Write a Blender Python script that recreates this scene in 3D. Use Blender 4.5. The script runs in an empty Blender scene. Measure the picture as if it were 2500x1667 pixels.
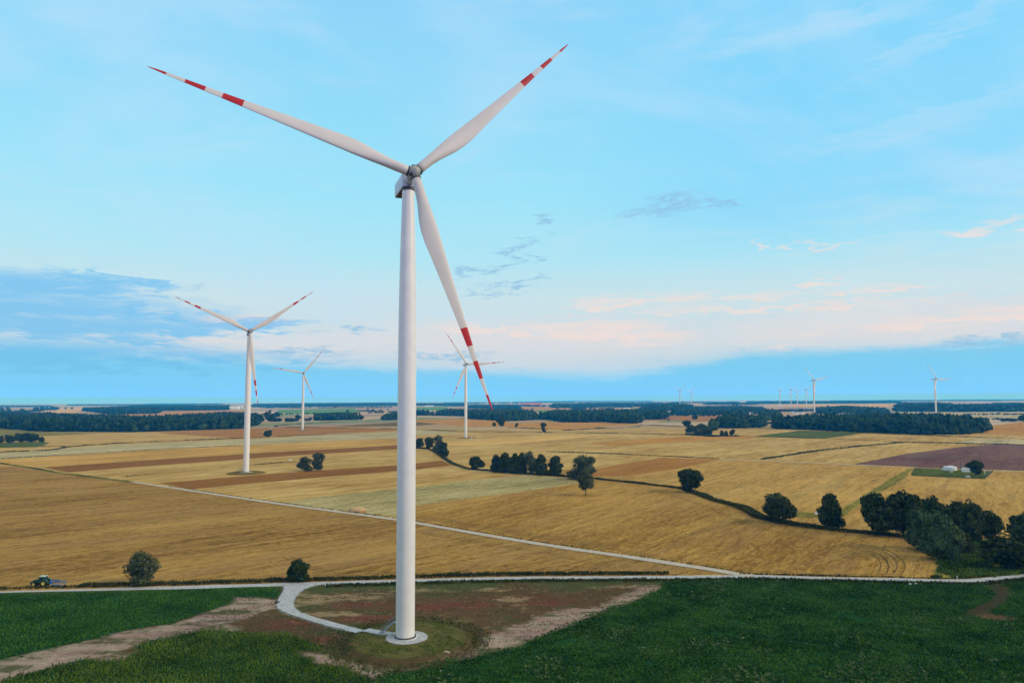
import bpy, bmesh, math, random
import numpy as np
from mathutils import Vector, Matrix
R = math.radians
rnd = random.Random(7)
rng = np.random.default_rng(11)
scene = bpy.context.scene
COL = scene.collection

# ---------------------------------------------------------------- camera
F_PX, PITCH, ROLL, CAM_H = 1759.8, R(4.641), R(-0.2715), 54.203
PW, PH = 2500.0, 1667.0
_F = Vector((0, math.cos(PITCH), math.sin(PITCH)))
_U0 = Vector((0, -math.sin(PITCH), math.cos(PITCH)))
_R0 = Vector((1, 0, 0))
_R = _R0 * math.cos(ROLL) + _U0 * math.sin(ROLL)
_U = -_R0 * math.sin(ROLL) + _U0 * math.cos(ROLL)
cd = bpy.data.cameras.new('camera')
cam = bpy.data.objects.new('camera', cd)
COL.objects.link(cam)
cd.sensor_width = 36
cd.lens = F_PX * 36 / PW
cd.clip_start = 0.5
cd.clip_end = 120000
cam.matrix_world = Matrix(((_R.x, _U.x, -_F.x, 0), (_R.y, _U.y, -_F.y, 0), (_R.z, _U.z, -_F.z, CAM_H), (0, 0, 0, 1)))
scene.camera = cam
scene.render.resolution_x, scene.render.resolution_y = 1024, 682
scene.render.engine = 'CYCLES'
scene.view_settings.view_transform = 'Standard'
scene.view_settings.look = 'None'
scene.view_settings.exposure = 0.0
scene.view_settings.gamma = 1.0
scene.cycles.volume_bounces = 3
scene.cycles.max_bounces = 6

SUN_EL, SUN_AZ = R(26), R(108)      # azimuth clockwise from +Y (the view direction)
SUN_STRENGTH, SUN_ANGLE = 2.0, R(24)
SKY_STRENGTH = 0.10
HAZE_DENSITY = 1.0e-4
HAZE_COLOR = (0.025, 0.40, 1.0, 1)

sd = bpy.data.lights.new('sun', 'SUN')
sun = bpy.data.objects.new('sun', sd)
COL.objects.link(sun)
sd.energy = SUN_STRENGTH
sd.angle = SUN_ANGLE
sd.color = (1.0, 0.84, 0.66)
sdir = Vector((math.sin(SUN_AZ) * math.cos(SUN_EL), math.cos(SUN_AZ) * math.cos(SUN_EL), math.sin(SUN_EL)))
sun.rotation_euler = sdir.to_track_quat('Z', 'Y').to_euler()
sun.location = sdir * 400


def lin(r, g, b):
    f = lambda c: (c / 255 / 12.92) if c / 255 <= 0.04045 else ((c / 255 + 0.055) / 1.055) ** 2.4
    return (f(r), f(g), f(b), 1.0)


def ray(px, py):
    return (_F + _R * ((px - PW / 2) / F_PX) - _U * ((py - PH / 2) / F_PX))


def G(px, py, z=0.0):
    """world point of the plane at height z that this point of the photograph shows"""
    d = ray(px, py)
    if d.z > -1e-4:
        d.z = -1e-4
    t = (z - CAM_H) / d.z
    return Vector((d.x * t, d.y * t, z))


def pxm(p):
    """photo pixels per metre at world point p"""
    return F_PX / (Vector((p[0], p[1], p[2] - CAM_H)).dot(_F))


# ---------------------------------------------------------------- node helper
class NT:
    def __init__(self, tree):
        self.t = tree
        self.t.nodes.clear()

    def node(self, typ, **kw):
        n = self.t.nodes.new(typ)
        for k, v in kw.items():
            setattr(n, k, v)
        return n

    def link(self, a, b):
        if isinstance(a, S):
            a = a.s
        if hasattr(a, 'links'):
            self.t.links.new(a, b)
        else:
            b.default_value = a

    def m(self, op, a, b=0.0, c=0.0, clamp=False):
        n = self.node('ShaderNodeMath', operation=op, use_clamp=clamp)
        self.link(a, n.inputs[0]); self.link(b, n.inputs[1]); self.link(c, n.inputs[2])
        return S(self, n.outputs[0])

    def smooth(self, x, lo, hi):
        n = self.node('ShaderNodeMapRange', interpolation_type='SMOOTHSTEP')
        self.link(x, n.inputs[0]); n.inputs[1].default_value = lo; n.inputs[2].default_value = hi
        return S(self, n.outputs[0])

    def mix(self, fac, a, b, blend='MIX'):
        n = self.node('ShaderNodeMix', data_type='RGBA', blend_type=blend)
        self.link(fac, n.inputs[0]); self.link(a, n.inputs[6]); self.link(b, n.inputs[7])
        return n.outputs[2]

    def ramp(self, x, stops, interp='LINEAR'):
        n = self.node('ShaderNodeValToRGB')
        n.color_ramp.interpolation = interp
        e = n.color_ramp.elements
        while len(e) > 1:
            e.remove(e[-1])
        e[0].position, e[0].color = stops[0]
        for p, c in stops[1:]:
            k = e.new(p); k.color = c
        self.link(x, n.inputs[0])
        return n.outputs[0]

    def xyz(self, a, b, c):
        n = self.node('ShaderNodeCombineXYZ')
        for i, v in enumerate((a, b, c)):
            self.link(v, n.inputs[i])
        return n.outputs[0]

    def sep(self, v):
        n = self.node('ShaderNodeSeparateXYZ'); self.link(v, n.inputs[0])
        return [S(self, o) for o in n.outputs]

    def noise(self, vec, scale=1.0, detail=4.0, rough=0.55, dist=0.0):
        n = self.node('ShaderNodeTexNoise')
        self.link(vec, n.inputs['Vector'])
        n.inputs['Scale'].default_value = scale; n.inputs['Detail'].default_value = detail
        n.inputs['Roughness'].default_value = rough; n.inputs['Distortion'].default_value = dist
        return S(self, n.outputs[0])


class S:
    def __init__(self, nt, s):
        self.nt, self.s = nt, s
    def __add__(self, o): return self.nt.m('ADD', self, o)
    def __radd__(self, o): return self.nt.m('ADD', self, o)
    def __sub__(self, o): return self.nt.m('SUBTRACT', self, o)
    def __rsub__(self, o): return self.nt.m('SUBTRACT', o, self)
    def __mul__(self, o): return self.nt.m('MULTIPLY', self, o)
    def __rmul__(self, o): return self.nt.m('MULTIPLY', self, o)


# ---------------------------------------------------------------- sky
world = bpy.data.worlds.new("World")
scene.world = world
world.use_nodes = True
w = NT(world.node_tree)
wo = w.node('ShaderNodeOutputWorld')
bg = w.node('ShaderNodeBackground')
bg.inputs[1].default_value = 1.0
w.t.links.new(bg.outputs[0], wo.inputs[0])
sky = w.node('ShaderNodeTexSky', sky_type='NISHITA')
sky.sun_disc = False
sky.sun_elevation = SUN_EL
sky.sun_rotation = SUN_AZ
sky.air_density = 1.0
sky.ozone_density = 2.0
tc = w.node('ShaderNodeTexCoord')
dx, dy, dz = w.sep(tc.outputs['Generated'])
az = w.m('ARCTAN2', dx, dy) * (180 / math.pi)
el = w.m('ARCSINE', w.m('MAXIMUM', w.m('MINIMUM', dz, 1.0), -1.0)) * (180 / math.pi)
nm = w.node('ShaderNodeVectorMath', operation='SCALE')
w.link(sky.outputs[0], nm.inputs[0]); nm.inputs['Scale'].default_value = SKY_STRENGTH
skycol = nm.outputs[0]


def ang(px, py):
    d = ray(px, py).normalized()
    return math.degrees(math.atan2(d.x, d.y)), math.degrees(math.asin(d.z))


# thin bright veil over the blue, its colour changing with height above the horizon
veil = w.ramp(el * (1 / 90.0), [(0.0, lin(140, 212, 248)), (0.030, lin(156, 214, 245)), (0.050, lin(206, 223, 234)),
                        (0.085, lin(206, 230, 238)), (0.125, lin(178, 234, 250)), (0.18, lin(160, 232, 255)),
                        (0.25, lin(148, 224, 255)), (0.36, lin(144, 214, 255)), (0.45, lin(180, 216, 244)), (0.62, lin(240, 238, 238)), (1.0, lin(252, 246, 240))])  # top stops: unseen overhead sky, whitened to give the ground more neutral light
# unseen sky behind the view, made up dimmer and greyer to shape the light
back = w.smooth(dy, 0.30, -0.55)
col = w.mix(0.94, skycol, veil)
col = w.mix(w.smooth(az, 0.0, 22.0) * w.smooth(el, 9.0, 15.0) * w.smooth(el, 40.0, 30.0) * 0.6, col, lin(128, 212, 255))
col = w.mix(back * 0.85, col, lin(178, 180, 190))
# warm side glow towards right front part of the horizon, deeper blue to the right top
v1 = w.xyz(az * 0.035, el * 0.22, 0.0)
nA = w.noise(v1, 1.0, 5, 0.6, 0.4)
vdiag = w.xyz(az * 0.05 + el * 0.10, el * 0.22 - az * 0.045, 3.0)
nB = w.noise(vdiag, 1.0, 5, 0.6, 0.6)
fine = w.noise(w.xyz(az * 0.35, el * 1.7, 7.0), 1.0, 6, 0.65, 0.3)
wisp = w.noise(w.xyz(az * 0.13, el * 0.8, 17.0), 1.0, 6, 0.6, 0.5)


azw = az + (wisp - 0.5) * 16.0
elw = el + (fine - 0.5) * 3.2 + (wisp - 0.5) * 1.5


def blob(px, py, wpx, hpx, slope=0.0):
    a0, e0 = ang(px, py)
    wa = wpx / 1760 * 57.3; we = hpx / 1760 * 57.3
    da = azw - a0
    de = (elw - e0) - da * slope
    a2 = da * (1 / wa); e2 = de * (1 / we)
    return w.m('SUBTRACT', 1.0, a2 * a2 + e2 * e2)


def maxall(l):
    r = l[0]
    for k in l[1:]:
        r = w.m('MAXIMUM', r, k)
    return r


low = w.smooth(el, 22.0, 6.0)
nL = w.noise(w.xyz(az * 0.045 + el * 0.03, el * 0.07, 41.0), 1.0, 5, 0.6, 0.8)
col = w.mix(w.smooth(nL, 0.40, 0.68) * 0.42, col, lin(190, 226, 252))
col = w.mix(w.smooth(nA, 0.50, 0.74) * 0.30, col, lin(200, 232, 250))
col = w.mix(w.smooth(nB, 0.56, 0.74) * 0.22, col, lin(208, 226, 246))
# pale streaks to the right
right = w.smooth(az, 8.0, 34.0)
st = w.smooth(wisp, 0.46, 0.70)
col = w.mix(st * right * w.smooth(el, 17.0, 10.0) * 0.55, col, lin(205, 230, 238))
cir = maxall([blob(2250, 300, 330, 22, 0.10), blob(2420, 245, 260, 26, 0.22), blob(2350, 60, 260, 22, 0.3), blob(1990, 70, 350, 24, 0.06)])
col = w.mix(w.smooth(cir + (wisp - 0.5) * 2.2, -0.5, 1.3) * 0.24, col, lin(205, 228, 246))
# warm haze band in the middle of the lower sky
warm = maxall([blob(1250, 850, 620, 75), blob(700, 860, 420, 45), blob(2200, 800, 420, 60), blob(560, 785, 70, 16)])
col = w.mix(w.smooth(warm + (wisp - 0.5) * 0.8, -0.4, 1.0) * 0.50, col, lin(232, 222, 222))
pink = maxall([blob(1560, 737, 190, 13), blob(1900, 750, 300, 8), blob(1850, 722, 110, 6), blob(1480, 815, 170, 18, -0.08), blob(1300, 800, 240, 14),
               blob(2060, 680, 60, 8), blob(2180, 700, 110, 5), blob(2380, 775, 260, 12, 0.05), blob(1860, 848, 70, 4), blob(2060, 598, 40, 6), blob(1925, 605, 50, 4), blob(1840, 598, 14, 7), blob(2440, 552, 70, 10),
               blob(560, 786, 45, 12)])
col = w.mix(w.smooth(pink, -1.3, 0.9) * w.smooth(fine, 0.26, 0.62) * 0.68, col, lin(246, 224, 216))
# blue bank on the horizon
top = w.ramp((az + 40.0) * (1 / 80.0), [(0.0, (3.7,) * 3 + (1,)), (0.22, (3.5,) * 3 + (1,)), (0.33, (2.9,) * 3 + (1,)), (0.46, (2.5,) * 3 + (1,)), (0.60, (1.9,) * 3 + (1,)),
                                        (0.655, (2.6,) * 3 + (1,)), (0.72, (3.7,) * 3 + (1,)), (1.0, (3.9,) * 3 + (1,))])
topv = w.sep(top)[0]
bank = w.smooth((topv - el) + (fine - 0.5) * 1.6 + (wisp - 0.5) * 1.2, -0.2, 0.75)
col = w.mix(bank * 0.9, col, lin(120, 204, 248))
# air in front of the far sky takes light away near the horizon: the glow there is stronger
gain = w.ramp(el * (1 / 3.0), [(0.0, (0.255, 0.285, 0.99, 1)), (0.10, (0.252, 0.28, 0.97, 1)), (0.167, (0.25, 0.275, 0.60, 1)), (0.233, (0.25, 0.268, 0.44, 1)),
                             (0.333, (0.25, 0.262, 0.34, 1)), (0.667, (0.25, 0.254, 0.275, 1)), (1.0, (0.25, 0.25, 0.25, 1))])
gsc = w.node('ShaderNodeVectorMath', operation='SCALE')
w.link(gain, gsc.inputs[0]); gsc.inputs['Scale'].default_value = 4.0
col = w.mix(1.0, col, gsc.outputs[0], 'MULTIPLY')
# the broken cloud mass to the left
mass = maxall([blob(20, 690, 300, 24), blob(-150, 740, 470, 60), blob(150, 760, 330, 26), blob(260, 690, 120, 14, -0.16), blob(330, 690, 70, 12, -0.35), blob(380, 757, 160, 12, -0.1),
               blob(330, 800, 260, 18), blob(560, 793, 150, 13), blob(100, 800, 300, 34), blob(150, 676, 110, 9, -0.05), blob(-60, 860, 700, 30), blob(330, 835, 110, 8)])
md = w.m('MAXIMUM', mass, -1.5) * 0.8 + (fine - 0.5) * 2.6 + (wisp - 0.5) * 1.2
col = w.mix(w.smooth(md, -0.55, 0.85) * 0.85, col, lin(116, 194, 244))
wis = maxall([blob(1640, 498, 80, 19, 0.2), blob(1730, 502, 60, 8), blob(1295, 587, 34, 8), blob(1240, 620, 26, 24, 0.3), blob(1170, 660, 50, 9, 0.2), blob(1275, 692, 28, 14, 0.3),
              blob(1175, 714, 38, 8, 0.1), blob(1355, 527, 26, 8, 0.25), blob(450, 702, 30, 5), blob(750, 857, 90, 8), blob(1080, 870, 100, 9), blob(850, 803, 60, 6),
              blob(1325, 625, 22, 7, 0.3), blob(2470, 822, 90, 6), blob(2420, 838, 80, 4)])
fine2 = w.noise(w.xyz(az * 1.1, el * 3.2 - az * 0.5, 27.0), 1.0, 5, 0.65, 0.6)
col = w.mix(w.smooth(wis, -1.4, 0.8) * w.smooth(fine2, 0.32, 0.62) * 0.85, col, lin(146, 194, 230))
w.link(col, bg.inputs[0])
try:
    world.cycles.sampling_method = 'MANUAL'
    world.cycles.sample_map_resolution = 512
except Exception:
    pass


# ---------------------------------------------------------------- object helpers
def tag(o, label=None, cat=None, group=None, kind=None):
    if label: o['label'] = label
    if cat: o['category'] = cat
    if group: o['group'] = group
    if kind: o['kind'] = kind
    return o


def link(name, me, parent=None):
    o = bpy.data.objects.new(name, me)
    COL.objects.link(o)
    if parent: o.parent = parent
    return o


def empty(name, loc, rz=0.0):
    o = bpy.data.objects.new(name, None)
    COL.objects.link(o)
    o.location = loc
    o.rotation_euler = (0, 0, rz)
    o.empty_display_size = 1
    return o


def np_mesh(name, V, tris, mat, smooth=False, quads=False):
    """mesh from numpy arrays (V: n x 3, faces: m x k)"""
    me = bpy.data.meshes.new(name)
    V = np.asarray(V, np.float32); Fc = np.asarray(tris, np.int32)
    k = Fc.shape[1]
    me.vertices.add(len(V)); me.vertices.foreach_set('co', V.ravel())
    me.loops.add(Fc.size); me.loops.foreach_set('vertex_index', Fc.ravel())
    me.polygons.add(len(Fc))
    me.polygons.foreach_set('loop_start', np.arange(0, Fc.size, k, dtype=np.int32))
    me.polygons.foreach_set('loop_total', np.full(len(Fc), k, np.int32))
    if smooth:
        me.polygons.foreach_set('use_smooth', np.ones(len(Fc), bool))
    me.update(calc_edges=True)
    me.validate()
    for mm in (mat if isinstance(mat, (list, tuple)) else [mat]):
        me.materials.append(mm)
    return me


class MB:
    """collects simple solids into one mesh"""
    def __init__(self): self.bm = bmesh.new(); self.mi = 0
    def _mark(self, n0, smooth=False):
        self.bm.faces.ensure_lookup_table()
        for f in self.bm.faces[n0:]:
            f.material_index = self.mi; f.smooth = smooth
    def box(self, c, s, rot=None, bevel=0.0):
        n0 = len(self.bm.faces)
        M = Matrix.Translation(c) @ (rot if rot else Matrix.Identity(4)) @ Matrix.Diagonal((s[0], s[1], s[2], 1))
        r = bmesh.ops.create_cube(self.bm, size=1.0, matrix=M)
        if bevel:
            ed = list({e for v in r['verts'] for e in v.link_edges})
            bmesh.ops.bevel(self.bm, geom=ed, offset=bevel, segments=2, affect='EDGES', profile=0.6)
        self._mark(n0); return self
    def cone(self, p, q, r1, r2, seg=12, caps=True, smooth=True):
        p, q = Vector(p), Vector(q); d = q - p
        if d.length < 1e-6: return self
        n0 = len(self.bm.faces)
        M = Matrix.Translation((p + q) / 2) @ d.to_track_quat('Z', 'Y').to_matrix().to_4x4()
        bmesh.ops.create_cone(self.bm, cap_ends=caps, segments=seg, radius1=r1, radius2=r2, depth=d.length, matrix=M)
        self._mark(n0, smooth); return self
    def prism(self, pts, y0, y1, axis='y'):
        """extrude a 2D outline (x,z) from y0 to y1"""
        n0 = len(self.bm.faces)
        a = [self.bm.verts.new((x, y0, z)) for x, z in pts]
        b = [self.bm.verts.new((x, y1, z)) for x, z in pts]
        n = len(pts)
        self.bm.faces.new(a); self.bm.faces.new(b[::-1])
        for i in range(n):
            self.bm.faces.new((a[(i + 1) % n], a[i], b[i], b[(i + 1) % n]))
        self._mark(n0); return self
    def lathe(self, prof, seg=32, smooth=True, M=None):
        n0 = len(self.bm.faces)
        rings = []
        for r, z in prof:
            rings.append([self.bm.verts.new((r * math.cos(2 * math.pi * i / seg), r * math.sin(2 * math.pi * i / seg), z)) for i in range(seg)])
        for A, B in zip(rings, rings[1:]):
            for i in range(seg):
                self.bm.faces.new((A[i], A[(i + 1) % seg], B[(i + 1) % seg], B[i]))
        if M is not None:
            bmesh.ops.transform(self.bm, matrix=M, verts=[v for rr in rings for v in rr])
        self._mark(n0, smooth); return self
    def mesh(self, name, mats):
        bmesh.ops.recalc_face_normals(self.bm, faces=self.bm.faces)
        me = bpy.data.meshes.new(name); self.bm.to_mesh(me); self.bm.free()
        for mm in (mats if isinstance(mats, (list, tuple)) else [mats]): me.materials.append(mm)
        return me
    def build(self, name, mats, parent=None):
        return link(name, self.mesh(name, mats), parent)


# numpy value noise
_tab = rng.random((256, 256))
def vn(x, y, s=0):
    x = np.asarray(x, float) + s * 17.3; y = np.asarray(y, float) + s * 9.7
    xi = np.floor(x).astype(int); yi = np.floor(y).astype(int)
    fx = x - xi; fy = y - yi
    fx = fx * fx * (3 - 2 * fx); fy = fy * fy * (3 - 2 * fy)
    g = lambda a, b: _tab[a & 255, b & 255]
    return (g(xi, yi) * (1 - fx) + g(xi + 1, yi) * fx) * (1 - fy) + (g(xi, yi + 1) * (1 - fx) + g(xi + 1, yi + 1) * fx) * fy
def fbm(x, y, s=0, o=4):
    t = 0; a = 0.5; n = 0
    for k in range(o):
        t = t + a * vn(x * 2 ** k, y * 2 ** k, s + k * 3); n += a; a *= 0.55
    return t / n
def smst(x, a, b):
    t = np.clip((x - a) / (b - a), 0, 1); return t * t * (3 - 2 * t)
def sdist(P, poly):
    """signed distance (inside > 0) of points P (n,2) to polygon"""
    poly = np.asarray(poly, float); n = len(poly)
    d = np.full(len(P), 1e18); ins = np.zeros(len(P), bool)
    for i in range(n):
        a = poly[i]; b = poly[(i + 1) % n]; e = b - a
        wv = P - a; t = np.clip((wv @ e) / (e @ e + 1e-12), 0, 1)
        q = wv - t[:, None] * e; d = np.minimum(d, (q ** 2).sum(1))
        c = ((a[1] > P[:, 1]) != (b[1] > P[:, 1])) & (P[:, 0] < (b[0] - a[0]) * (P[:, 1] - a[1]) / (b[1] - a[1] + 1e-12) + a[0])
        ins ^= c
    d = np.sqrt(d)
    return np.where(ins, d, -d)
def gp(pts, z=0.0):
    return [tuple(G(x, y, z))[:2] for x, y in pts]
def catmull(pts, step):
    pts = [np.array(p, float) for p in pts]; out = []
    P = [2 * pts[0] - pts[1]] + pts + [2 * pts[-1] - pts[-2]]
    for i in range(1, len(P) - 2):
        n = max(2, int(np.linalg.norm(P[i + 1] - P[i]) / step))
        for k in range(n):
            t = k / n
            out.append(0.5 * ((2 * P[i]) + (-P[i - 1] + P[i + 1]) * t + (2 * P[i - 1] - 5 * P[i] + 4 * P[i + 1] - P[i + 2]) * t * t + (-P[i - 1] + 3 * P[i] - 3 * P[i + 1] + P[i + 2]) * t ** 3))
    out.append(pts[-1])
    return np.array(out)


# ---------------------------------------------------------------- materials
def mat(name, rough=0.8, spec=0.3):
    m = bpy.data.materials.new(name); m.use_nodes = True
    t = NT(m.node_tree)
    o = t.node('ShaderNodeOutputMaterial'); b = t.node('ShaderNodeBsdfPrincipled')
    t.t.links.new(b.outputs[0], o.inputs[0])
    b.inputs['Roughness'].default_value = rough
    b.inputs['Specular IOR Level'].default_value = spec
    return m, t, b


def plain(name, c, rough=0.6, spec=0.4, var=0.12, scale=0.8, metallic=0.0):
    m, t, b = mat(name, rough, spec)
    tcn = t.node('ShaderNodeTexCoord')
    n = t.noise(tcn.outputs['Object'], scale, 5, 0.6)
    dark = tuple(x * (1 - var) for x in c[:3]) + (1,); lite = tuple(min(1, x * (1 + var)) for x in c[:3]) + (1,)
    t.link(t.ramp(n, [(0.3, dark), (0.7, lite)]), b.inputs['Base Color'])
    b.inputs['Metallic'].default_value = metallic
    return m


def field_mat(name, dark, midc, lite, heading, rough=0.95, streak=1.0, tint=None, tint_amt=0.0, lines=0.5, sc=1.0, k=(1.02, 0.88, 0.40)):
    """crop stubble: stretched noise along the working direction, wheel lines and blotches"""
    m, t, b = mat(name, rough, 0.0)
    geo = t.node('ShaderNodeNewGeometry')
    x, y, z = t.sep(geo.outputs['Position'])
    c, s = math.cos(heading), math.sin(heading)
    u = x * c + y * s
    v = y * c - x * s
    wob = t.noise(t.xyz(u * 0.004, v * 0.01, 1.0), 1.0, 2, 0.5)
    v = v + wob * 14.0
    a = t.noise(t.xyz(u * 0.006 * sc, v * 0.11 * sc, 0.0), 1.0, 5, 0.62)
    sat = lambda q: (min(1, q[0] * k[0]), q[1] * k[1], q[2] * k[2], 1)
    dark, midc, lite = sat(dark), sat(midc), sat(lite)
    f = t.noise(t.xyz(u * 0.05, v * 0.32, 5.0), 1.0, 5, 0.72)
    g = t.noise(t.xyz(u * 0.28, v * 0.55, 9.0), 1.0, 5, 0.8)
    bl = t.noise(t.xyz(u * 0.010, v * 0.022, 11.0), 1.0, 4, 0.55)
    val = (a - 0.5) * (0.9 * streak) + (f - 0.5) * (1.7 * streak) + (g - 0.5) * 2.4 + (bl - 0.5) * 1.3 + 0.5
    colr = t.ramp(val, [(0.08, dark), (0.45, midc), (0.85, lite)])
    # wheel lines
    per = 1.0 / 7.5
    fr = t.m('FRACT', v * per)
    ln = t.smooth(t.m('ABSOLUTE', fr - 0.5), 0.44, 0.5)
    lf = t.noise(t.xyz(u * 0.012, v * 0.07, 21.0), 1.0, 3, 0.6)
    ln = ln * t.smooth(lf, 0.44, 0.62) * (lines * 0.8)
    colr = t.mix(ln, colr, tuple(q * 0.72 for q in dark[:3]) + (1,))
    if tint:
        tn = t.noise(t.xyz(u * 0.012, v * 0.05, 31.0), 1.0, 5, 0.65)
        colr = t.mix(t.smooth(tn, 0.48, 0.66) * tint_amt, colr, tint)
    t.link(colr, b.inputs['Base Color'])
    return m


def head(p, q):
    a, b = G(*p), G(*q)
    return math.atan2(b.y - a.y, b.x - a.x)


H1 = head((106, 1142), (640, 1107))      # working direction of the strips to the left
H2 = head((1417, 1280), (1525, 1246))
H3 = head((2059, 1257), (2232, 1143))
H0 = head((0, 1391), (640, 1303))
H4 = head((1449, 1163), (1648, 1145))
print('headings', [round(math.degrees(h), 1) for h in (H0, H1, H2, H3, H4)])

M = {}
M['stubble_near'] = field_mat('stubble_near', (0.135, 0.082, 0.030, 1), (0.285, 0.195, 0.080, 1), (0.40, 0.29, 0.135, 1), H0, tint=(0.33, 0.20, 0.08, 1), tint_amt=0.4, k=(1.14, 0.94, 0.54))
M['stubble_mid'] = field_mat('stubble_mid', (0.20, 0.115, 0.036, 1), (0.345, 0.215, 0.072, 1), (0.47, 0.315, 0.125, 1), H2, tint=(0.25, 0.14, 0.06, 1), tint_amt=0.35, lines=0.8, k=(1.07, 0.95, 0.58))
M['stubble_right'] = field_mat('stubble_right', (0.21, 0.135, 0.05, 1), (0.36, 0.245, 0.095, 1), (0.48, 0.34, 0.15, 1), H3, tint=(0.27, 0.24, 0.09, 1), tint_amt=0.3, k=(1.22, 1.04, 0.64))
M['stubble_gold'] = field_mat('stubble_gold', (0.27, 0.16, 0.055, 1), (0.43, 0.275, 0.10, 1), (0.56, 0.39, 0.17, 1), H1, lines=0.4, tint=(0.38, 0.20, 0.06, 1), tint_amt=0.4, k=(1.17, 1.03, 0.62))
M['stubble_orange'] = field_mat('stubble_orange', (0.33, 0.17, 0.065, 1), (0.45, 0.25, 0.10, 1), (0.54, 0.33, 0.15, 1), H1, lines=0.3)
M['stubble_pale'] = field_mat('stubble_pale', (0.45, 0.30, 0.17, 1), (0.58, 0.41, 0.26, 1), (0.68, 0.50, 0.34, 1), H1, lines=0.2)
M['ploughed'] = field_mat('ploughed', (0.17, 0.080, 0.036, 1), (0.235, 0.118, 0.056, 1), (0.30, 0.16, 0.08, 1), H1, streak=0.8, lines=0.2)
M['ploughed_light'] = field_mat('ploughed_light', (0.26, 0.125, 0.055, 1), (0.34, 0.18, 0.085, 1), (0.42, 0.24, 0.12, 1), H1, streak=0.8, lines=0.2)
M['purple_soil'] = field_mat('purple_soil', (0.125, 0.062, 0.062, 1), (0.19, 0.095, 0.085, 1), (0.27, 0.15, 0.12, 1), H3, streak=0.7, lines=0.1, tint=(0.17, 0.13, 0.09, 1), tint_amt=0.5, k=(0.85, .85, .72))
M['weedy_pale'] = field_mat('weedy_pale', (0.22, 0.20, 0.085, 1), (0.38, 0.33, 0.15, 1), (0.52, 0.46, 0.26, 1), H1, lines=0.7, tint=(0.20, 0.17, 0.06, 1), tint_amt=0.7, sc=1.3, k=(1.02, .93, .75))
M['grass_pale'] = field_mat('grass_pale', (0.24, 0.22, 0.11, 1), (0.42, 0.37, 0.20, 1), (0.56, 0.50, 0.31, 1), H1, lines=0.5, tint=(0.26, 0.22, 0.10, 1), tint_amt=0.6, k=(1.05, .95, .8))
M['grass_green'] = field_mat('grass_green', (0.045, 0.075, 0.030, 1), (0.08, 0.12, 0.045, 1), (0.13, 0.17, 0.07, 1), H1, lines=0.0)
M['crop_green_far'] = field_mat('crop_green_far', (0.09, 0.20, 0.07, 1), (0.12, 0.26, 0.09, 1), (0.17, 0.32, 0.13, 1), H1, lines=0.0)
M['olive_crop'] = field_mat('olive_crop', (0.11, 0.085, 0.035, 1), (0.15, 0.12, 0.05, 1), (0.20, 0.16, 0.07, 1), H1, lines=0.2)
M['grass_track'] = field_mat('grass_track', (0.12, 0.115, 0.045, 1), (0.20, 0.20, 0.085, 1), (0.30, 0.28, 0.13, 1), H3, lines=0.0)


def ground_mat():
    m, t, b = mat('open_country', 0.95, 0.0)
    geo = t.node('ShaderNodeNewGeometry')
    x, y, z = t.sep(geo.outputs['Position'])
    c, s = math.cos(H1), math.sin(H1)
    u = x * c + y * s; v = y * c - x * s
    wv = t.noise(t.xyz(u * 0.0006, v * 0.0006, 0.0), 1.0, 2, 0.5)
    vor = t.node('ShaderNodeTexVoronoi')
    vor.distance = 'CHEBYCHEV'
    t.link(t.xyz(u * 0.0011 + wv * 0.5, v * 0.0036, 0.0), vor.inputs['Vector'])
    vor.inputs['Scale'].default_value = 1.0
    cr = t.sep(vor.outputs['Color'])
    patch = t.ramp(cr[0], [(0.0, (0.42, 0.28, 0.13, 1)), (0.22, (0.50, 0.36, 0.20, 1)), (0.38, (0.34, 0.20, 0.11, 1)), (0.5, (0.24, 0.26, 0.12, 1)), (0.6, (0.48, 0.33, 0.18, 1)),
                           (0.72, (0.16, 0.25, 0.09, 1)), (0.8, (0.52, 0.40, 0.26, 1)), (0.92, (0.36, 0.24, 0.15, 1))], 'CONSTANT')
    a = t.noise(t.xyz(u * 0.006, v * 0.09, 0.0), 1.0, 5, 0.6)
    f = t.noise(t.xyz(u * 0.04, v * 0.22, 5.0), 1.0, 5, 0.75)
    bl = t.noise(t.xyz(u * 0.009, v * 0.02, 11.0), 1.0, 4, 0.55)
    val = (a - 0.5) * 1.0 + (f - 0.5) * 2.4 + (bl - 0.5) * 1.2 + 0.5
    near = t.ramp(val, [(0.1, (0.30, 0.17, 0.040, 1)), (0.45, (0.46, 0.285, 0.080, 1)), (0.85, (0.60, 0.41, 0.14, 1))])
    far = t.mix((a - 0.4) * 0.6, patch, (0.3, 0.2, 0.1, 1))
    t.link(t.mix(t.smooth(y, 1250.0, 1500.0), near, far), b.inputs['Base Color'])
    return m


def leaf_mat(name, dark, lite, scale=0.35, trans=0.15):
    m, t, b = mat(name, 0.9, 0.0)
    geo = t.node('ShaderNodeNewGeometry')
    oi = t.node('ShaderNodeObjectInfo')
    n = t.noise(geo.outputs['Position'], scale, 4, 0.7)
    isl = S(t, geo.outputs['Random Per Island'])
    rn = S(t, oi.outputs['Random'])
    val = (n - 0.5) * 1.8 + isl * 0.85 + (rn - 0.5) * 0.25 + 0.05
    t.link(t.ramp(val, [(0.1, dark), (0.9, lite)]), b.inputs['Base Color'])
    return m


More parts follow.
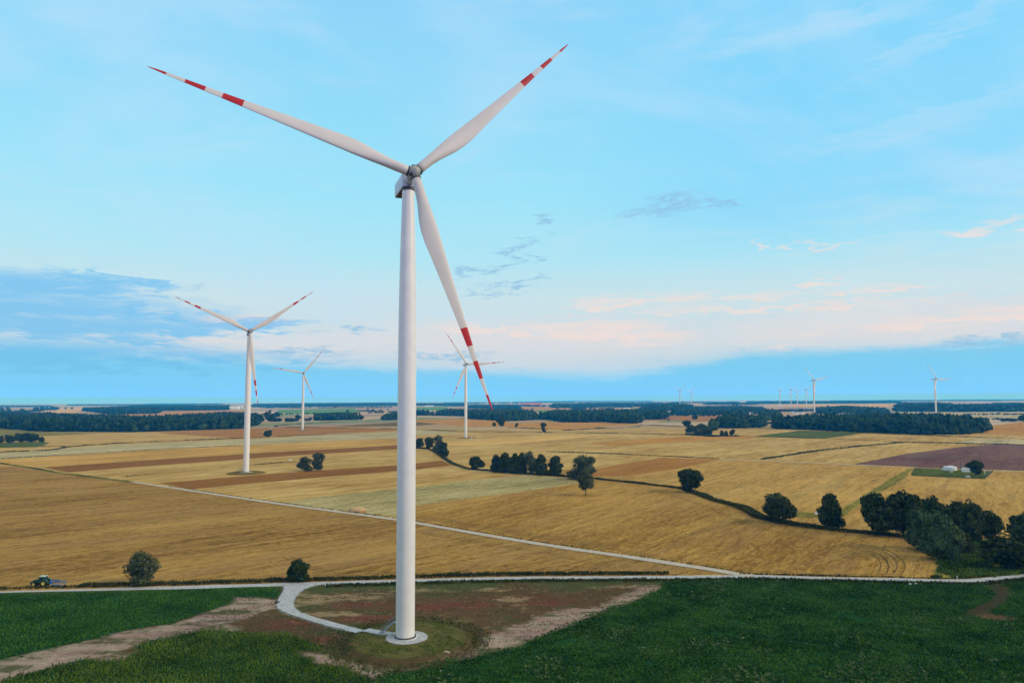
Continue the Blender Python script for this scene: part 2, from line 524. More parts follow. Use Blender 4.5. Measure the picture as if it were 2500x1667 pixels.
M['leaf_dark'] = leaf_mat('leaf_dark', (0.007, 0.016, 0.004, 1), (0.080, 0.105, 0.024, 1))
M['leaf_mid'] = leaf_mat('leaf_mid', (0.010, 0.024, 0.008, 1), (0.070, 0.105, 0.030, 1))
M['leaf_willow'] = leaf_mat('leaf_willow', (0.016, 0.030, 0.012, 1), (0.150, 0.170, 0.080, 1))
M['leaf_willow_green'] = leaf_mat('leaf_willow_green', (0.012, 0.034, 0.012, 1), (0.115, 0.175, 0.068, 1))
M['leaf_olive'] = leaf_mat('leaf_olive', (0.020, 0.035, 0.014, 1), (0.09, 0.11, 0.04, 1))
M['wood_leaves'] = leaf_mat('wood_leaves', (0.004, 0.015, 0.007, 1), (0.045, 0.080, 0.028, 1), 0.09)
M['bark'] = plain('bark', (0.10, 0.075, 0.05, 1), 0.9, 0.1, 0.35, 2.0)
M['weeds'] = leaf_mat('weeds', (0.022, 0.040, 0.010, 1), (0.125, 0.125, 0.036, 1), 0.25)
M['weeds_dry'] = leaf_mat('weeds_dry', (0.075, 0.060, 0.022, 1), (0.25, 0.19, 0.08, 1), 0.25)
M['crop'] = leaf_mat('crop', (0.004, 0.028, 0.004, 1), (0.085, 0.20, 0.030, 1), 0.07)
M['weeds_green'] = leaf_mat('weeds_green', (0.03, 0.075, 0.02, 1), (0.16, 0.22, 0.08, 1), 0.1)
M['crop_left'] = leaf_mat('crop_left', (0.009, 0.048, 0.006, 1), (0.095, 0.25, 0.034, 1), 0.08)
M['crop_grass'] = leaf_mat('crop_grass', (0.012, 0.042, 0.004, 1), (0.17, 0.26, 0.034, 1), 0.10)
M['white_paint'] = plain('white_paint', (0.82, 0.79, 0.72, 1), 0.38, 0.45, 0.05, 0.35)
M['red_paint'] = plain('red_paint', (0.46, 0.006, 0.010, 1), 0.45, 0.4, 0.06, 0.5)
M['blade_paint'] = plain('blade_paint', (0.64, 0.58, 0.49, 1), 0.4, 0.4, 0.04, 0.3)
M['spinner'] = plain('spinner', (0.34, 0.34, 0.27, 1), 0.45, 0.45, 0.10, 1.5)
M['dark_metal'] = plain('dark_metal', (0.03, 0.03, 0.03, 1), 0.5, 0.4)
M['steel'] = plain('steel', (0.26, 0.28, 0.30, 1), 0.4, 0.5, 0.15, 3.0, 0.4)
M['concrete'] = plain('concrete', (0.50, 0.50, 0.48, 1), 0.85, 0.2, 0.15, 1.2)
M['nacelle_paint'] = plain('nacelle_paint', (0.62, 0.66, 0.70, 1), 0.45, 0.4, 0.10, 0.9)
M['gravel'] = plain('gravel', (0.42, 0.425, 0.40, 1), 0.95, 0.0, 0.34, 1.6)
M['gravel_old'] = plain('gravel_old', (0.50, 0.43, 0.32, 1), 0.95, 0.1, 0.22, 0.6)
M['white_wall'] = plain('white_wall', (0.78, 0.78, 0.76, 1), 0.7, 0.2, 0.05, 0.5)
M['pale_wall'] = plain('pale_wall', (0.62, 0.56, 0.48, 1), 0.8, 0.2, 0.08, 0.4)
M['red_roof'] = plain('red_roof', (0.55, 0.10, 0.05, 1), 0.8, 0.2, 0.2, 0.5)
M['grey_roof'] = plain('grey_roof', (0.26, 0.26, 0.27, 1), 0.8, 0.2, 0.2, 0.5)
M['stone'] = plain('stone', (0.40, 0.33, 0.24, 1), 0.9, 0.2, 0.3, 3.0)
M['dark_stone'] = plain('dark_stone', (0.07, 0.07, 0.065, 1), 0.9, 0.2, 0.3, 3.0)
M['straw'] = plain('straw', (0.55, 0.36, 0.17, 1), 0.95, 0.1, 0.2, 2.0)
M['timber'] = plain('timber', (0.13, 0.10, 0.075, 1), 0.9, 0.1, 0.3, 2.0)
M['tractor_green'] = plain('tractor_green', (0.012, 0.085, 0.022, 1), 0.35, 0.5, 0.08, 2.0)
M['rim_yellow'] = plain('rim_yellow', (0.72, 0.60, 0.10, 1), 0.45, 0.4, 0.06, 2.0)
M['rubber'] = plain('rubber', (0.012, 0.012, 0.014, 1), 0.85, 0.2, 0.2, 2.0)
M['glass_dark'] = plain('glass_dark', (0.02, 0.05, 0.06, 1), 0.08, 0.8, 0.05, 2.0)
M['plough_blue'] = plain('plough_blue', (0.015, 0.17, 0.42, 1), 0.4, 0.5, 0.1, 2.0)
M['plough_steel'] = plain('plough_steel', (0.40, 0.46, 0.50, 1), 0.3, 0.6, 0.15, 2.0, 0.6)

# ---------------------------------------------------------------- haze
hb = MB().box((0, 11600, 84), (53000, 24600, 172)).build('haze', [])
hm = bpy.data.materials.new('haze_air'); hm.use_nodes = True
ht = NT(hm.node_tree)
ho = ht.node('ShaderNodeOutputMaterial'); hv = ht.node('ShaderNodeVolumePrincipled')
hv.inputs['Density'].default_value = HAZE_DENSITY
hv.inputs['Color'].default_value = HAZE_COLOR
hv.inputs['Absorption Color'].default_value = (1, 1, 1, 1)
hv.inputs['Anisotropy'].default_value = 0.0
ht.t.links.new(hv.outputs[0], ho.inputs['Volume'])
hb.data.materials.append(hm)
tag(hb, kind='stuff')

# ---------------------------------------------------------------- ground sheet
xs = np.linspace(-26000, 26000, 53); ys = np.concatenate([np.linspace(-500, 2000, 21), np.linspace(2600, 23500, 22)])
XX, YY = np.meshgrid(xs, ys)
V = np.stack([XX.ravel(), YY.ravel(), np.zeros(XX.size)], 1)
nx = len(xs); ii = np.arange(len(ys) - 1)[:, None] * nx + np.arange(nx - 1)[None]
Fq = np.stack([ii, ii + 1, ii + nx + 1, ii + nx], -1).reshape(-1, 4)
tag(link('ground', np_mesh('ground', V, Fq, ground_mat())), kind='structure')


def sheet(name, pts, material, z, jit=0.6, step=10.0):
    """a flat patch of land with a slightly irregular outline; pts are its corners as seen in the photograph"""
    w_ = [np.array(p) for p in gp(pts)]
    out = []
    n = len(w_)
    for i in range(n):
        a, b = w_[i], w_[(i + 1) % n]
        L = np.linalg.norm(b - a); k = int(max(1, min(60, L / step)))
        nrm = np.array([-(b - a)[1], (b - a)[0]]) / (L + 1e-9)
        for j in range(k):
            p = a + (b - a) * j / k
            if j: p = p + nrm * rnd.uniform(-jit, jit)
            out.append((p[0], p[1]))
    dist = sum(p[1] for p in out) / len(out)
    zz = z * (1 + dist / 1500.0) + 2e-5 * dist
    bm = bmesh.new()
    vs = [bm.verts.new((x, y, zz)) for x, y in out]
    f = bm.faces.new(vs)
    f.normal_update()
    if f.normal.z < 0: f.normal_flip()
    bmesh.ops.triangulate(bm, faces=[f], ngon_method='EAR_CLIP')
    me = bpy.data.meshes.new(name); bm.to_mesh(me); bm.free()
    me.materials.append(material)
    return tag(link(name, me), kind='structure')


Z1, Z2, Z3 = 0.02, 0.05, 0.08
# wide fields
sheet('stubble_field', [(-900, 1090), (0, 1131), (136, 1153), (218, 1163), (324, 1176), (640, 1224), (969, 1268), (1260, 1318), (1525, 1358), (1812, 1402), (1260, 1408), (640, 1424), (0, 1442), (-1400, 1470)], M['stubble_near'], Z1)
sheet('stubble_field', [(960, 1268), (1016, 1234), (1184, 1211), (1326, 1193), (1404, 1181), (1474, 1172), (1664, 1193), (1743, 1221), (1811, 1240), (1860, 1266), (1984, 1288), (2140, 1304), (2233, 1314), (2264, 1348), (2290, 1366), (2284, 1390), (2276, 1411), (1900, 1408), (1812, 1401), (1525, 1357), (1260, 1316)], M['stubble_mid'], Z1)
sheet('stubble_field', [(1449, 1166), (1474, 1171), (1664, 1192), (1743, 1220), (1811, 1239), (1860, 1265), (1984, 1287), (2140, 1303), (2233, 1313), (2290, 1345), (3300, 1420), (3300, 1175), (2500, 1152), (2077, 1134), (1757, 1121)], M['stubble_right'], Z1)
# strips and patches
sheet('ploughed_strip', [(106, 1141), (300, 1127), (640, 1105.6), (971, 1086.5), (1004, 1085), (1006, 1095), (971, 1096), (640, 1117), (300, 1142), (166, 1153)], M['ploughed'], Z2)
sheet('ploughed_strip', [(390, 1179), (640, 1158), (971, 1135.5), (1080, 1124), (1100, 1136), (1017, 1145), (971, 1149), (640, 1177), (468, 1194)], M['ploughed'], Z2)
sheet('rough_pasture', [(-300, 1126), (0, 1107), (180, 1093), (326, 1084), (588, 1073), (672, 1069), (794, 1060), (971, 1054), (1017, 1050), (1140, 1056), (1017, 1062), (971, 1070), (800, 1076), (588, 1087), (326, 1101), (0, 1121), (-300, 1140)], M['grass_pale'], Z2, 1.5)
sheet('stubble_field', [(-300, 1140), (0, 1121), (326, 1101), (588, 1087), (971, 1070), (971, 1085), (640, 1104), (300, 1126), (100, 1140), (-100, 1135)], M['stubble_gold'], Z1)
sheet('brown_field', [(380, 1056), (540, 1049), (640, 1045.5), (669, 1043), (640, 1052), (648, 1068), (588, 1070), (500, 1064)], M['ploughed_light'], Z2)
sheet('brown_field', [(668, 1044), (700, 1041), (800, 1042.5), (971, 1046.5), (1010, 1048), (919, 1052.5), (783, 1060.7), (665, 1066), (655, 1058)], M['ploughed_light'], Z2)
sheet('olive_strip', [(800, 1042), (971, 1030.5), (1060, 1030), (1112, 1032), (1017, 1039), (971, 1040)], M['olive_crop'], Z3)
sheet('pale_strip', [(1088, 1082), (1204, 1072.6), (1326, 1064.5), (1480, 1061), (1449, 1064), (1347, 1074.7), (1306, 1080), (1092, 1089)], M['stubble_pale'], Z2)
sheet('brown_field', [(1373, 1147.8), (1449.5, 1145), (1540, 1130), (1621, 1117), (1757, 1122), (1648, 1145), (1539, 1161), (1449.5, 1163), (1380, 1156)], M['ploughed_light'], Z2)
sheet('rusty_strip', [(1430, 1083), (1560, 1073), (1700, 1064), (1900, 1066), (1700, 1076), (1500, 1088)], M['stubble_orange'], Z2)
sheet('weedy_strip', [(690, 1226), (783, 1212), (971, 1193), (1143, 1173), (1286, 1159), (1408, 1170), (1404, 1181), (1326, 1193), (1184, 1211), (1016, 1233), (971, 1262), (860, 1250), (760, 1238)], M['weedy_pale'], Z2, 2.0)
sheet('dark_soil_field', [(2083, 1133), (2214, 1107), (2350, 1090.6), (2431, 1084), (2500, 1086.5), (3000, 1104), (3300, 1170), (2500, 1149), (2241, 1140)], M['purple_soil'], Z2)
sheet('green_field', [(1840, 1065), (1950, 1051), (2118, 1056), (2060, 1064), (2012, 1071)], M['grass_green'], Z2)
sheet('rough_pasture', [(2330, 1081), (2377, 1070), (2500, 1073), (2700, 1080), (2700, 1094), (2500, 1086)], M['grass_pale'], Z2)
sheet('grass_strip', [(2238, 1143), (2224, 1149), (2198, 1175), (2140, 1205), (2086, 1240), (2062, 1260), (1990, 1262), (1990, 1257), (2045, 1252), (2062, 1240), (2110, 1205), (2180, 1165), (2218, 1144)], M['grass_track'], Z2, 1.0)
sheet('grass_plot', [(1944, 1248), (2004, 1254), (2004, 1264), (1930, 1262)], M['grass_track'], Z3)
sheet('mown_plot', [(2235.5, 1143), (2424.6, 1150.5), (2404, 1169.5), (2224.6, 1161)], M['grass_green'], Z3, 0.1)
sheet('rough_grass', [(2233, 1312), (2290, 1308), (2420, 1325), (2560, 1345), (3300, 1420), (3300, 1460), (2500, 1404), (2388, 1417), (2278, 1418), (2276, 1407), (2291, 1366), (2264, 1348)], M['grass_track'], Z3, 1.0)
sheet('green_plot', [(-60, 1084), (0, 1081), (90, 1078), (122, 1079.5), (112, 1085), (89, 1091), (0, 1093), (-60, 1094)], M['grass_green'], Z2)
sheet('meadow', [(-60, 1048), (0, 1042), (20, 1047), (109, 1055), (240, 1057), (110, 1064), (0, 1066), (-60, 1070)], M['grass_track'], Z2)
# far fields
sheet('far_field', [(106, 1003), (140, 997), (204, 992.5), (204, 1004), (150, 1012)], M['stubble_pale'], Z3)
sheet('far_field', [(272, 1014), (386, 1004), (552, 1001.5), (600, 1002), (620, 1010), (430, 1016)], M['stubble_orange'], Z3)
sheet('far_green_field', [(674, 1008), (680, 1000), (865, 997), (880, 1006), (780, 1010)], M['crop_green_far'], Z3)
sheet('far_green_field', [(1018, 994), (1093, 992.5), (1093, 1002), (1018, 1001)], M['crop_green_far'], Z3)
sheet('far_field', [(1267, 993), (1330, 993), (1395, 997), (1380, 1002), (1330, 1000), (1275, 1000)], M['stubble_orange'], Z3)
sheet('far_green_field', [(1306, 1002), (1358, 1001), (1352, 1008), (1322, 1012)], M['crop_green_far'], Z3)
sheet('far_field', [(1625, 1014), (1768, 1012), (1780, 1018), (1768, 1030), (1610, 1026)], M['ploughed_light'], Z3)
sheet('far_field', [(2012, 985), (2214, 985), (2200, 990), (2130, 996), (1900, 993), (1860, 988)], M['stubble_pale'], Z3)
sheet('far_field', [(2190, 1006), (2500, 1005), (2700, 1006), (2700, 1022), (2400, 1020), (2250, 1014)], M['grass_pale'], Z3)
sheet('far_field', [(2412, 1040), (2480, 1032), (2700, 1033), (2700, 1062), (2500, 1062), (2400, 1058)], M['stubble_orange'], Z3)
sheet('far_field', [(1241, 1034), (1373, 1029), (1556, 1033), (1561, 1037), (1480, 1041), (1376, 1050), (1330, 1046), (1241, 1044)], M['stubble_orange'], Z3)
sheet('far_field', [(1150, 1022), (1240, 1027), (1240, 1042), (1120, 1040), (1017, 1030), (1017, 1024)], M['stubble_orange'], Z3)

# ---------------------------------------------------------------- tufts, crops and verges (stuff)
def tufts(P, h, wdt, nleaf=5, lean=0.5, z0=0.0, seed=0):
    """n x 2 points -> leaf blades; h, wdt may be arrays"""
    r = np.random.default_rng(seed)
    n = len(P); h = np.broadcast_to(h, (n,)); wdt = np.broadcast_to(wdt, (n,))
    Vv = np.zeros((n, nleaf, 4, 3)); base = np.zeros((n, 3)); base[:, :2] = P; base[:, 2] = z0
    for k in range(nleaf):
        a = r.random(n) * 2 * np.pi; ln = lean * (0.4 + r.random(n)); hh = h * (0.6 + 0.6 * r.random(n))
        d = np.stack([np.cos(a), np.sin(a), np.zeros(n)], 1); sd_ = np.stack([-np.sin(a), np.cos(a), np.zeros(n)], 1)
        ww = (wdt * (0.6 + 0.7 * r.random(n)))[:, None]
        up = np.array([0, 0, 1.0])
        Vv[:, k, 0] = base + d * 0.03
        Vv[:, k, 1] = base + up * (hh * 0.6)[:, None] + d * (hh * ln * 0.5)[:, None] - sd_ * ww * 0.5
        Vv[:, k, 2] = base + up * (hh * (1 - 0.3 * ln))[:, None] + d * (hh * ln)[:, None]
        Vv[:, k, 3] = base + up * (hh * 0.6)[:, None] + d * (hh * ln * 0.5)[:, None] + sd_ * ww * 0.5
    Vf = Vv.reshape(-1, 3)
    Fi = np.arange(len(Vf)).reshape(-1, 4)
    return Vf, Fi


def grid_pts(poly, sp, seed=0, edge=0.0, noise_edge=0.0):
    poly = np.asarray(poly); lo = poly.min(0); hi = poly.max(0)
    r = np.random.default_rng(seed)
    gx, gy = np.meshgrid(np.arange(lo[0], hi[0], sp), np.arange(lo[1], hi[1], sp))
    P = np.stack([gx.ravel(), gy.ravel()], 1) + r.uniform(-0.48, 0.48, (gx.size, 2)) * sp
    d = sdist(P, poly)
    if noise_edge:
        d = d + (fbm(P[:, 0] * 0.25, P[:, 1] * 0.25, 5) - 0.5) * 2 * noise_edge
    return P[d > edge]


def along(path_px, sp, width, seed=0, world_pts=None, off=0.0):
    path = catmull(gp(path_px) if world_pts is None else world_pts, 2.0)
    r = np.random.default_rng(seed)
    seg = np.diff(path, axis=0); L = np.linalg.norm(seg, axis=1); cum = np.concatenate([[0], np.cumsum(L)])
    n = int(cum[-1] * width / (sp * sp)) + 1
    t = r.random(n) * cum[-1]; i = np.clip(np.searchsorted(cum, t) - 1, 0, len(seg) - 1)
    f = ((t - cum[i]) / L[i])[:, None]
    nrm = np.stack([-seg[i, 1], seg[i, 0]], 1) / L[i][:, None]
    return path[i] + seg[i] * f + nrm * (off + (r.random(n) - 0.5) * width)[:, None]


def stuff(name, VF, material, label=None):
    return tag(link(name, np_mesh(name, VF[0], VF[1], material)), label=label, kind='stuff')


ROAD = [(-500, 1458), (0, 1446), (242, 1440), (456, 1434.5), (640, 1429), (800, 1424), (968, 1419), (1240, 1412), (1440, 1410.6), (1640, 1409.5), (1810, 1407.5), (1880, 1408.5), (2020, 1412), (2170, 1415), (2326, 1418.5), (2388, 1417.4), (2440, 1412), (2500, 1406), (2700, 1385)]
ROAD2 = [(322, 1176.5), (400, 1188), (640, 1224), (800, 1246), (969, 1269), (1016, 1277), (1240, 1315.5), (1382, 1338), (1525, 1358.5), (1700, 1385), (1800, 1402), (1836, 1407)]
TRACK = [(-300, 1096), (0, 1131), (136, 1153), (218, 1163.5), (322, 1176.5)]


def strip(name, path_px, width, z, material, jit=0.15, step=2.5, wf=None):
    P = catmull(gp(path_px), step)
    T = np.gradient(P, axis=0); T /= np.linalg.norm(T, axis=1)[:, None]
    Nn = np.stack([-T[:, 1], T[:, 0]], 1)
    n = len(P)
    wl = width / 2 + (fbm(np.arange(n) * 0.35, np.zeros(n), 1) - 0.5) * 2 * jit * 2
    wr = width / 2 + (fbm(np.arange(n) * 0.35, np.zeros(n) + 50, 2) - 0.5) * 2 * jit * 2
    if wf is not None:
        k = wf(np.linspace(0, 1, n)); wl = wl * k; wr = wr * k
    A = P + Nn * wl[:, None]; B = P - Nn * wr[:, None]
    V = np.zeros((2 * n, 3)); V[0::2, :2] = A; V[1::2, :2] = B; V[:, 2] = z
    i = np.arange(n - 1) * 2
    Fq = np.stack([i, i + 1, i + 3, i + 2], 1)
    return tag(link(name, np_mesh(name, V, Fq, material)), kind='structure')


strip('farm_road', ROAD, 3.4, 0.16, M['gravel'], 0.35, wf=lambda t: 0.5 + 0.5 * smst(t, 0.17, 0.27))
strip('farm_road', ROAD2, 4.2, 0.20, M['gravel_old'], 0.3, wf=lambda t: 0.75 + 0.3 * t)
strip('grass_track', TRACK, 6.0, 0.14, M['grass_track'], 0.8)
strip('farm_track', [(1757, 1121.5), (1880, 1125.5), (2078, 1134.5), (2241, 1141.3), (2430, 1149), (2500, 1151.5), (2700, 1160)], 3.6, 0.2, M['gravel_old'], 0.3)

M['track_dark'] = plain('track_dark', (0.20, 0.125, 0.034, 1), 0.95, 0.0, 0.3, 0.4)
M['track_pale'] = plain('track_pale', (0.40, 0.26, 0.08, 1), 0.95, 0.0, 0.2, 0.4)
tl = [[(1560, 1188), (1640, 1200), (1700, 1219), (1780, 1252), (1870, 1282), (1980, 1304), (2100, 1318), (2180, 1330), (2226, 1352), (2240, 1378), (2225, 1398)],
      [(1590, 1196), (1690, 1224), (1770, 1258), (1860, 1290), (1970, 1312), (2080, 1326), (2150, 1340), (2190, 1362), (2200, 1384), (2190, 1400)],
      [(2060, 1330), (2120, 1345), (2150, 1362), (2160, 1380), (2155, 1398)], [(2080, 1326), (2135, 1342), (2166, 1362), (2176, 1382), (2172, 1400)],
      [(1016, 1262), (1240, 1300), (1525, 1345), (1800, 1390), (2000, 1402), (2200, 1404)], [(1016, 1255), (1240, 1294), (1500, 1332)],
      [(1030, 1290), (1240, 1326), (1440, 1360), (1640, 1396)], [(1030, 1300), (1300, 1345), (1500, 1385)],
      [(1830, 1380), (1995, 1350), (2120, 1310)], [(1900, 1390), (2010, 1368), (2140, 1322)], [(1560, 1340), (1700, 1300), (1830, 1270)],
      [(700, 1360), (760, 1385), (820, 1400)], [(655, 1370), (700, 1392), (760, 1404), (960, 1402)]]
for i_, pth in enumerate(tl):
    for o_ in (-1.1, 1.1):
        ww = catmull(gp(pth), 3.0); T_ = np.gradient(ww, axis=0); T_ /= np.linalg.norm(T_, axis=1)[:, None]
        ww = ww + np.stack([-T_[:, 1], T_[:, 0]], 1) * o_
        nn_ = len(ww); Vv_ = np.zeros((2 * nn_, 3)); Nn_ = np.stack([-T_[:, 1], T_[:, 0]], 1) * 0.24 * (0.5 + 1.0 * fbm(np.arange(nn_) * .3, np.zeros(nn_), i_))[:, None]
        Vv_[0::2, :2] = ww + Nn_; Vv_[1::2, :2] = ww - Nn_; Vv_[:, 2] = 0.075
        q_ = np.arange(nn_ - 1) * 2
        tag(link('wheel_track', np_mesh('wheel_track', Vv_, np.stack([q_, q_ + 1, q_ + 3, q_ + 2], 1), M['track_dark' if i_ % 3 else 'track_pale'])), kind='structure')

# rough ground round the turbine, sampled from what grows there
GREEN_L = [(-900, 1475), (0, 1449), (242, 1444), (456, 1437), (581, 1432), (640, 1433), (677, 1436), (690, 1446), (677, 1462), (648, 1461), (613, 1457), (570, 1458), (567, 1474), (521, 1488), (427, 1522), (299, 1542), (199, 1568), (85, 1593), (0, 1613), (-900, 1780)]
GREEN_B = [(-900, 1960), (0, 1663), (114, 1632), (199, 1611), (299, 1613), (351, 1594), (314, 1585), (371, 1562), (499, 1539), (600, 1541), (640, 1550), (700, 1551), (764, 1566), (782, 1590), (725, 1590), (757, 1606), (774, 1619), (820, 1625), (894, 1647), (914, 1659), (925, 1700), (960, 2600), (-900, 2600)]
GREEN_R = [(925, 1668), (905, 1659), (962, 1642), (1104, 1616), (1180, 1598), (1260, 1579), (1354, 1542), (1440, 1508), (1525, 1477), (1610, 1440), (1625, 1420), (1700, 1415), (1880, 1414), (2170, 1422), (2230, 1424), (2395, 1424), (2440, 1430), (2442, 1455), (2420, 1470), (2370, 1498), (2400, 1512), (2500, 1515), (3300, 1560), (3300, 2600), (960, 2600), (940, 1700)]
GREEN_R2 = [(2440, 1424), (2500, 1411), (2800, 1382), (3300, 1420), (3300, 1560), (2500, 1512), (2420, 1500), (2405, 1482), (2450, 1462), (2470, 1448)]
gl, gb, gr, gr2 = (gp(q) for q in (GREEN_L, GREEN_B, GREEN_R, GREEN_R2))
roadw = catmull(gp(ROAD), 2.0)

stepg = 0.5
gx = np.arange(-215, 330, stepg); gy = np.arange(55, 236, stepg)
XX, YY = np.meshgrid(gx, gy); P = np.stack([XX.ravel(), YY.ravel()], 1)
road_y = np.interp(P[:, 0], roadw[:, 0], roadw[:, 1])
n1 = fbm(P[:, 0] * 0.12, P[:, 1] * 0.25, 1, 5); n2 = fbm(P[:, 0] * 0.5, P[:, 1] * 0.9, 2, 4); n3 = fbm(P[:, 0] * 0.05, P[:, 1] * 0.12, 3, 4)
n4 = fbm(P[:, 0] * 1.4, P[:, 1] * 1.8, 4, 3); n5 = fbm(P[:, 0] * 0.09, P[:, 1] * 0.35, 8, 5)
c_brown = np.array([0.105, 0.066, 0.028]); c_red = np.array([0.150, 0.050, 0.032]); c_olive = np.array([0.070, 0.080, 0.026]); c_straw = np.array([0.33, 0.235, 0.120])
c_tan = np.array([0.40, 0.30, 0.205]); c_pink = np.array([0.34, 0.205, 0.16]); c_green = np.array([0.016, 0.060, 0.012]); c_lgrn = np.array([0.05, 0.085, 0.02])
C = np.tile(c_brown, (len(P), 1))
def lay(C, c, a): return C * (1 - a[:, None]) + c * a[:, None]
C = lay(C, c_olive, smst(n3 + (n2 - .5) * .5, 0.46, 0.6))
rd = np.maximum.reduce([np.exp(-(((P[:, 0] - a) / sa) ** 2 + ((P[:, 1] - b) / sb) ** 2)) for a, b, sa, sb in
                        [(*tuple(G(x, y))[:2], q, q2) for x, y, q, q2 in [(1060, 1480, 22, 5), (1270, 1460, 13, 5), (860, 1478, 14, 4), (1330, 1475, 10, 5), (900, 1510, 16, 3), (1450, 1490, 12, 6), (800, 1560, 7, 4), (700, 1522, 8, 5)]]])
C = lay(C, c_red, smst(rd * 0.9 + (n2 - .5) * 1.5 + (n5 - .5) * 1.2 + (n4 - .5) * .5, 0.36, 0.90) * 0.9)
stx = np.maximum.reduce([np.exp(-(((P[:, 0] - a) / sa) ** 2 + ((P[:, 1] - b) / sb) ** 2)) for a, b, sa, sb in
                        [(*tuple(G(x, y))[:2], q, q2) for x, y, q, q2 in [(830, 1455, 16, 5), (1020, 1442, 14, 3), (770, 1470, 8, 6), (1250, 1465, 5, 7), (1200, 1440, 10, 3), (1080, 1520, 12, 3.0), (1130, 1532, 7, 2), (1550, 1433, 12, 3), (1270, 1462, 6, 3), (800, 1500, 12, 3)]]])
C = lay(C, c_straw, smst(stx * 0.8 + (n2 - .5) * 1.5 + (n1 - .5) * 1.0, 0.42, 0.85) * 0.75)
C = lay(C, c_straw, smst(n4, 0.66, 0.82) * 0.45)
# bare soil bands
BAND_L = [(-900, 1760), (0, 1610), (85, 1590), (199, 1565), (299, 1540), (427, 1520), (521, 1486), (567, 1472), (570, 1456), (613, 1454), (648, 1459), (678, 1470), (676, 1486), (640, 1494), (556, 1522), (613, 1545), (499, 1541), (371, 1564), (300, 1588), (350, 1596), (299, 1614), (199, 1612), (114, 1633), (0, 1666), (-900, 1960)]
BAND_B = [(714, 1590), (770, 1594), (850, 1610), (962, 1631), (1000, 1634), (1100, 1600), (1160, 1570), (1200, 1552), (1300, 1512), (1360, 1490), (1440, 1487), (1530, 1452), (1560, 1430), (1610, 1430), (1610, 1441), (1525, 1478), (1440, 1509), (1354, 1543), (1260, 1580), (1104, 1617), (962, 1643), (905, 1660), (870, 1645), (774, 1622)]
for poly, nz in ((gp(BAND_L), 1.8), (gp(BAND_B), 2.2)):
    d = sdist(P, poly) + (n2 - .5) * 2 * nz + (n1 - .5) * 2 * nz
    a = smst(d + (n4 - .5) * 2.0, -1.2, 1.4)
    cc = c_tan * (1 - smst(n1, 0.45, 0.6)[:, None] * 0.7) + c_pink * smst(n1, 0.45, 0.6)[:, None] * 0.7
    cc = cc * (0.42 + 0.35 * n4 + 0.45 * n2)[:, None]
    C = C * (1 - a[:, None]) + cc * a[:, None]
    C = lay(C, c_olive, smst(n5 + (n4 - .5) * .5, 0.54, 0.66) * a * 0.9)
# narrow muddy path in the right-hand crop
mp = catmull(gp([(2395, 1420), (2430, 1440), (2450, 1452), (2440, 1468), (2400, 1490), (2370, 1500)]), 1.0)
gmask = np.full(len(P), -99.0)
for poly in (gl, gb, gr, gr2):
    gmask = np.maximum(gmask, sdist(P, poly))
gm = gmask + (n2 - .5) * 3.0 + (n1 - .5) * 2.0 + (n4 - .5) * 2.0
dpath = -sdist(P, gp([(2395, 1420), (2445, 1436), (2458, 1452), (2445, 1472), (2400, 1494), (2360, 1500), (2380, 1488), (2425, 1468), (2442, 1452), (2425, 1440)]))
C = lay(C, np.array([0.050, 0.042, 0.017]), smst(dpath, 2.5, 0.0))
C = lay(C, c_green * 1.0, smst(gm, -0.6, 1.2) * (1 - 0.92 * smst(dpath, 1.5, 0.0)))
# grassy verge south of the road
dv = road_y - P[:, 1]
C = lay(C, c_lgrn, smst(dv, 8.5, 5.0) * smst(n2, 0.35, 0.5) * 0.85)
zz = (n2 - 0.5) * 0.12 + 0.10 + (n3 - 0.5) * 0.1
# mound of the near turbine
TB = Vector((-24.43, 167.59, 0.0))
MC = Vector((G(997, 1570).x, TB.y - 0.3, 0))
rr = np.hypot(P[:, 0] - MC.x, (P[:, 1] - MC.y))
wob = (fbm(np.arctan2(P[:, 1] - MC.y, P[:, 0] - MC.x) * 1.5 + 20, rr * 0, 6) - .5) * 0.8
mound = smst(rr + wob, 16.4, 12.6)
zz = zz * (1 - mound) + (0.10 + 0.75 * smst(rr + wob, 15.0, 12.6)) * mound
C = lay(C, np.array([0.085, 0.060, 0.024]), smst(rr, 18.5, 15.0) * 0.8)
mc = np.array([0.105, 0.100, 0.026]) * (0.45 + 0.55 * n2 + 0.55 * n4)[:, None]
mc = mc * (1 - smst(n1, 0.5, 0.65)[:, None] * 0.5) + np.array([0.125, 0.085, 0.035]) * smst(n1, 0.5, 0.65)[:, None] * 0.5
a = smst(rr + wob, 13.0, 12.1)
C = C * (1 - a[:, None]) + mc * a[:, None]
MOUND_Z = 0.87
spur = [(690, 1427), (693, 1437), (690, 1447), (681, 1461), (677, 1472), (677, 1485), (690, 1494), (714, 1503), (757, 1517), (800, 1530), (848, 1540.5), (905, 1553), (935, 1558), (965, 1561), (965, 1553), (935, 1549), (905, 1543), (877, 1535.5), (820, 1522), (771, 1509), (734, 1496.5), (718, 1484), (715, 1471), (722, 1458), (732, 1447), (744, 1438.5), (768, 1431), (800, 1425), (740, 1424)]
dsp = sdist(P, gp(spur)) + (n4 - .5) * 0.5
C = lay(C, np.array([0.44, 0.46, 0.455]), smst(dsp, -0.35, 0.25))
keep = (road_y - P[:, 1]) > -0.5
idx = np.arange(len(P)).reshape(XX.shape)
Fq = np.stack([idx[:-1, :-1], idx[:-1, 1:], idx[1:, 1:], idx[1:, :-1]], -1).reshape(-1, 4)
Fq = Fq[keep[Fq].all(1)]
me = np_mesh('rough_ground', np.column_stack([P, zz]), Fq, [], smooth=True)
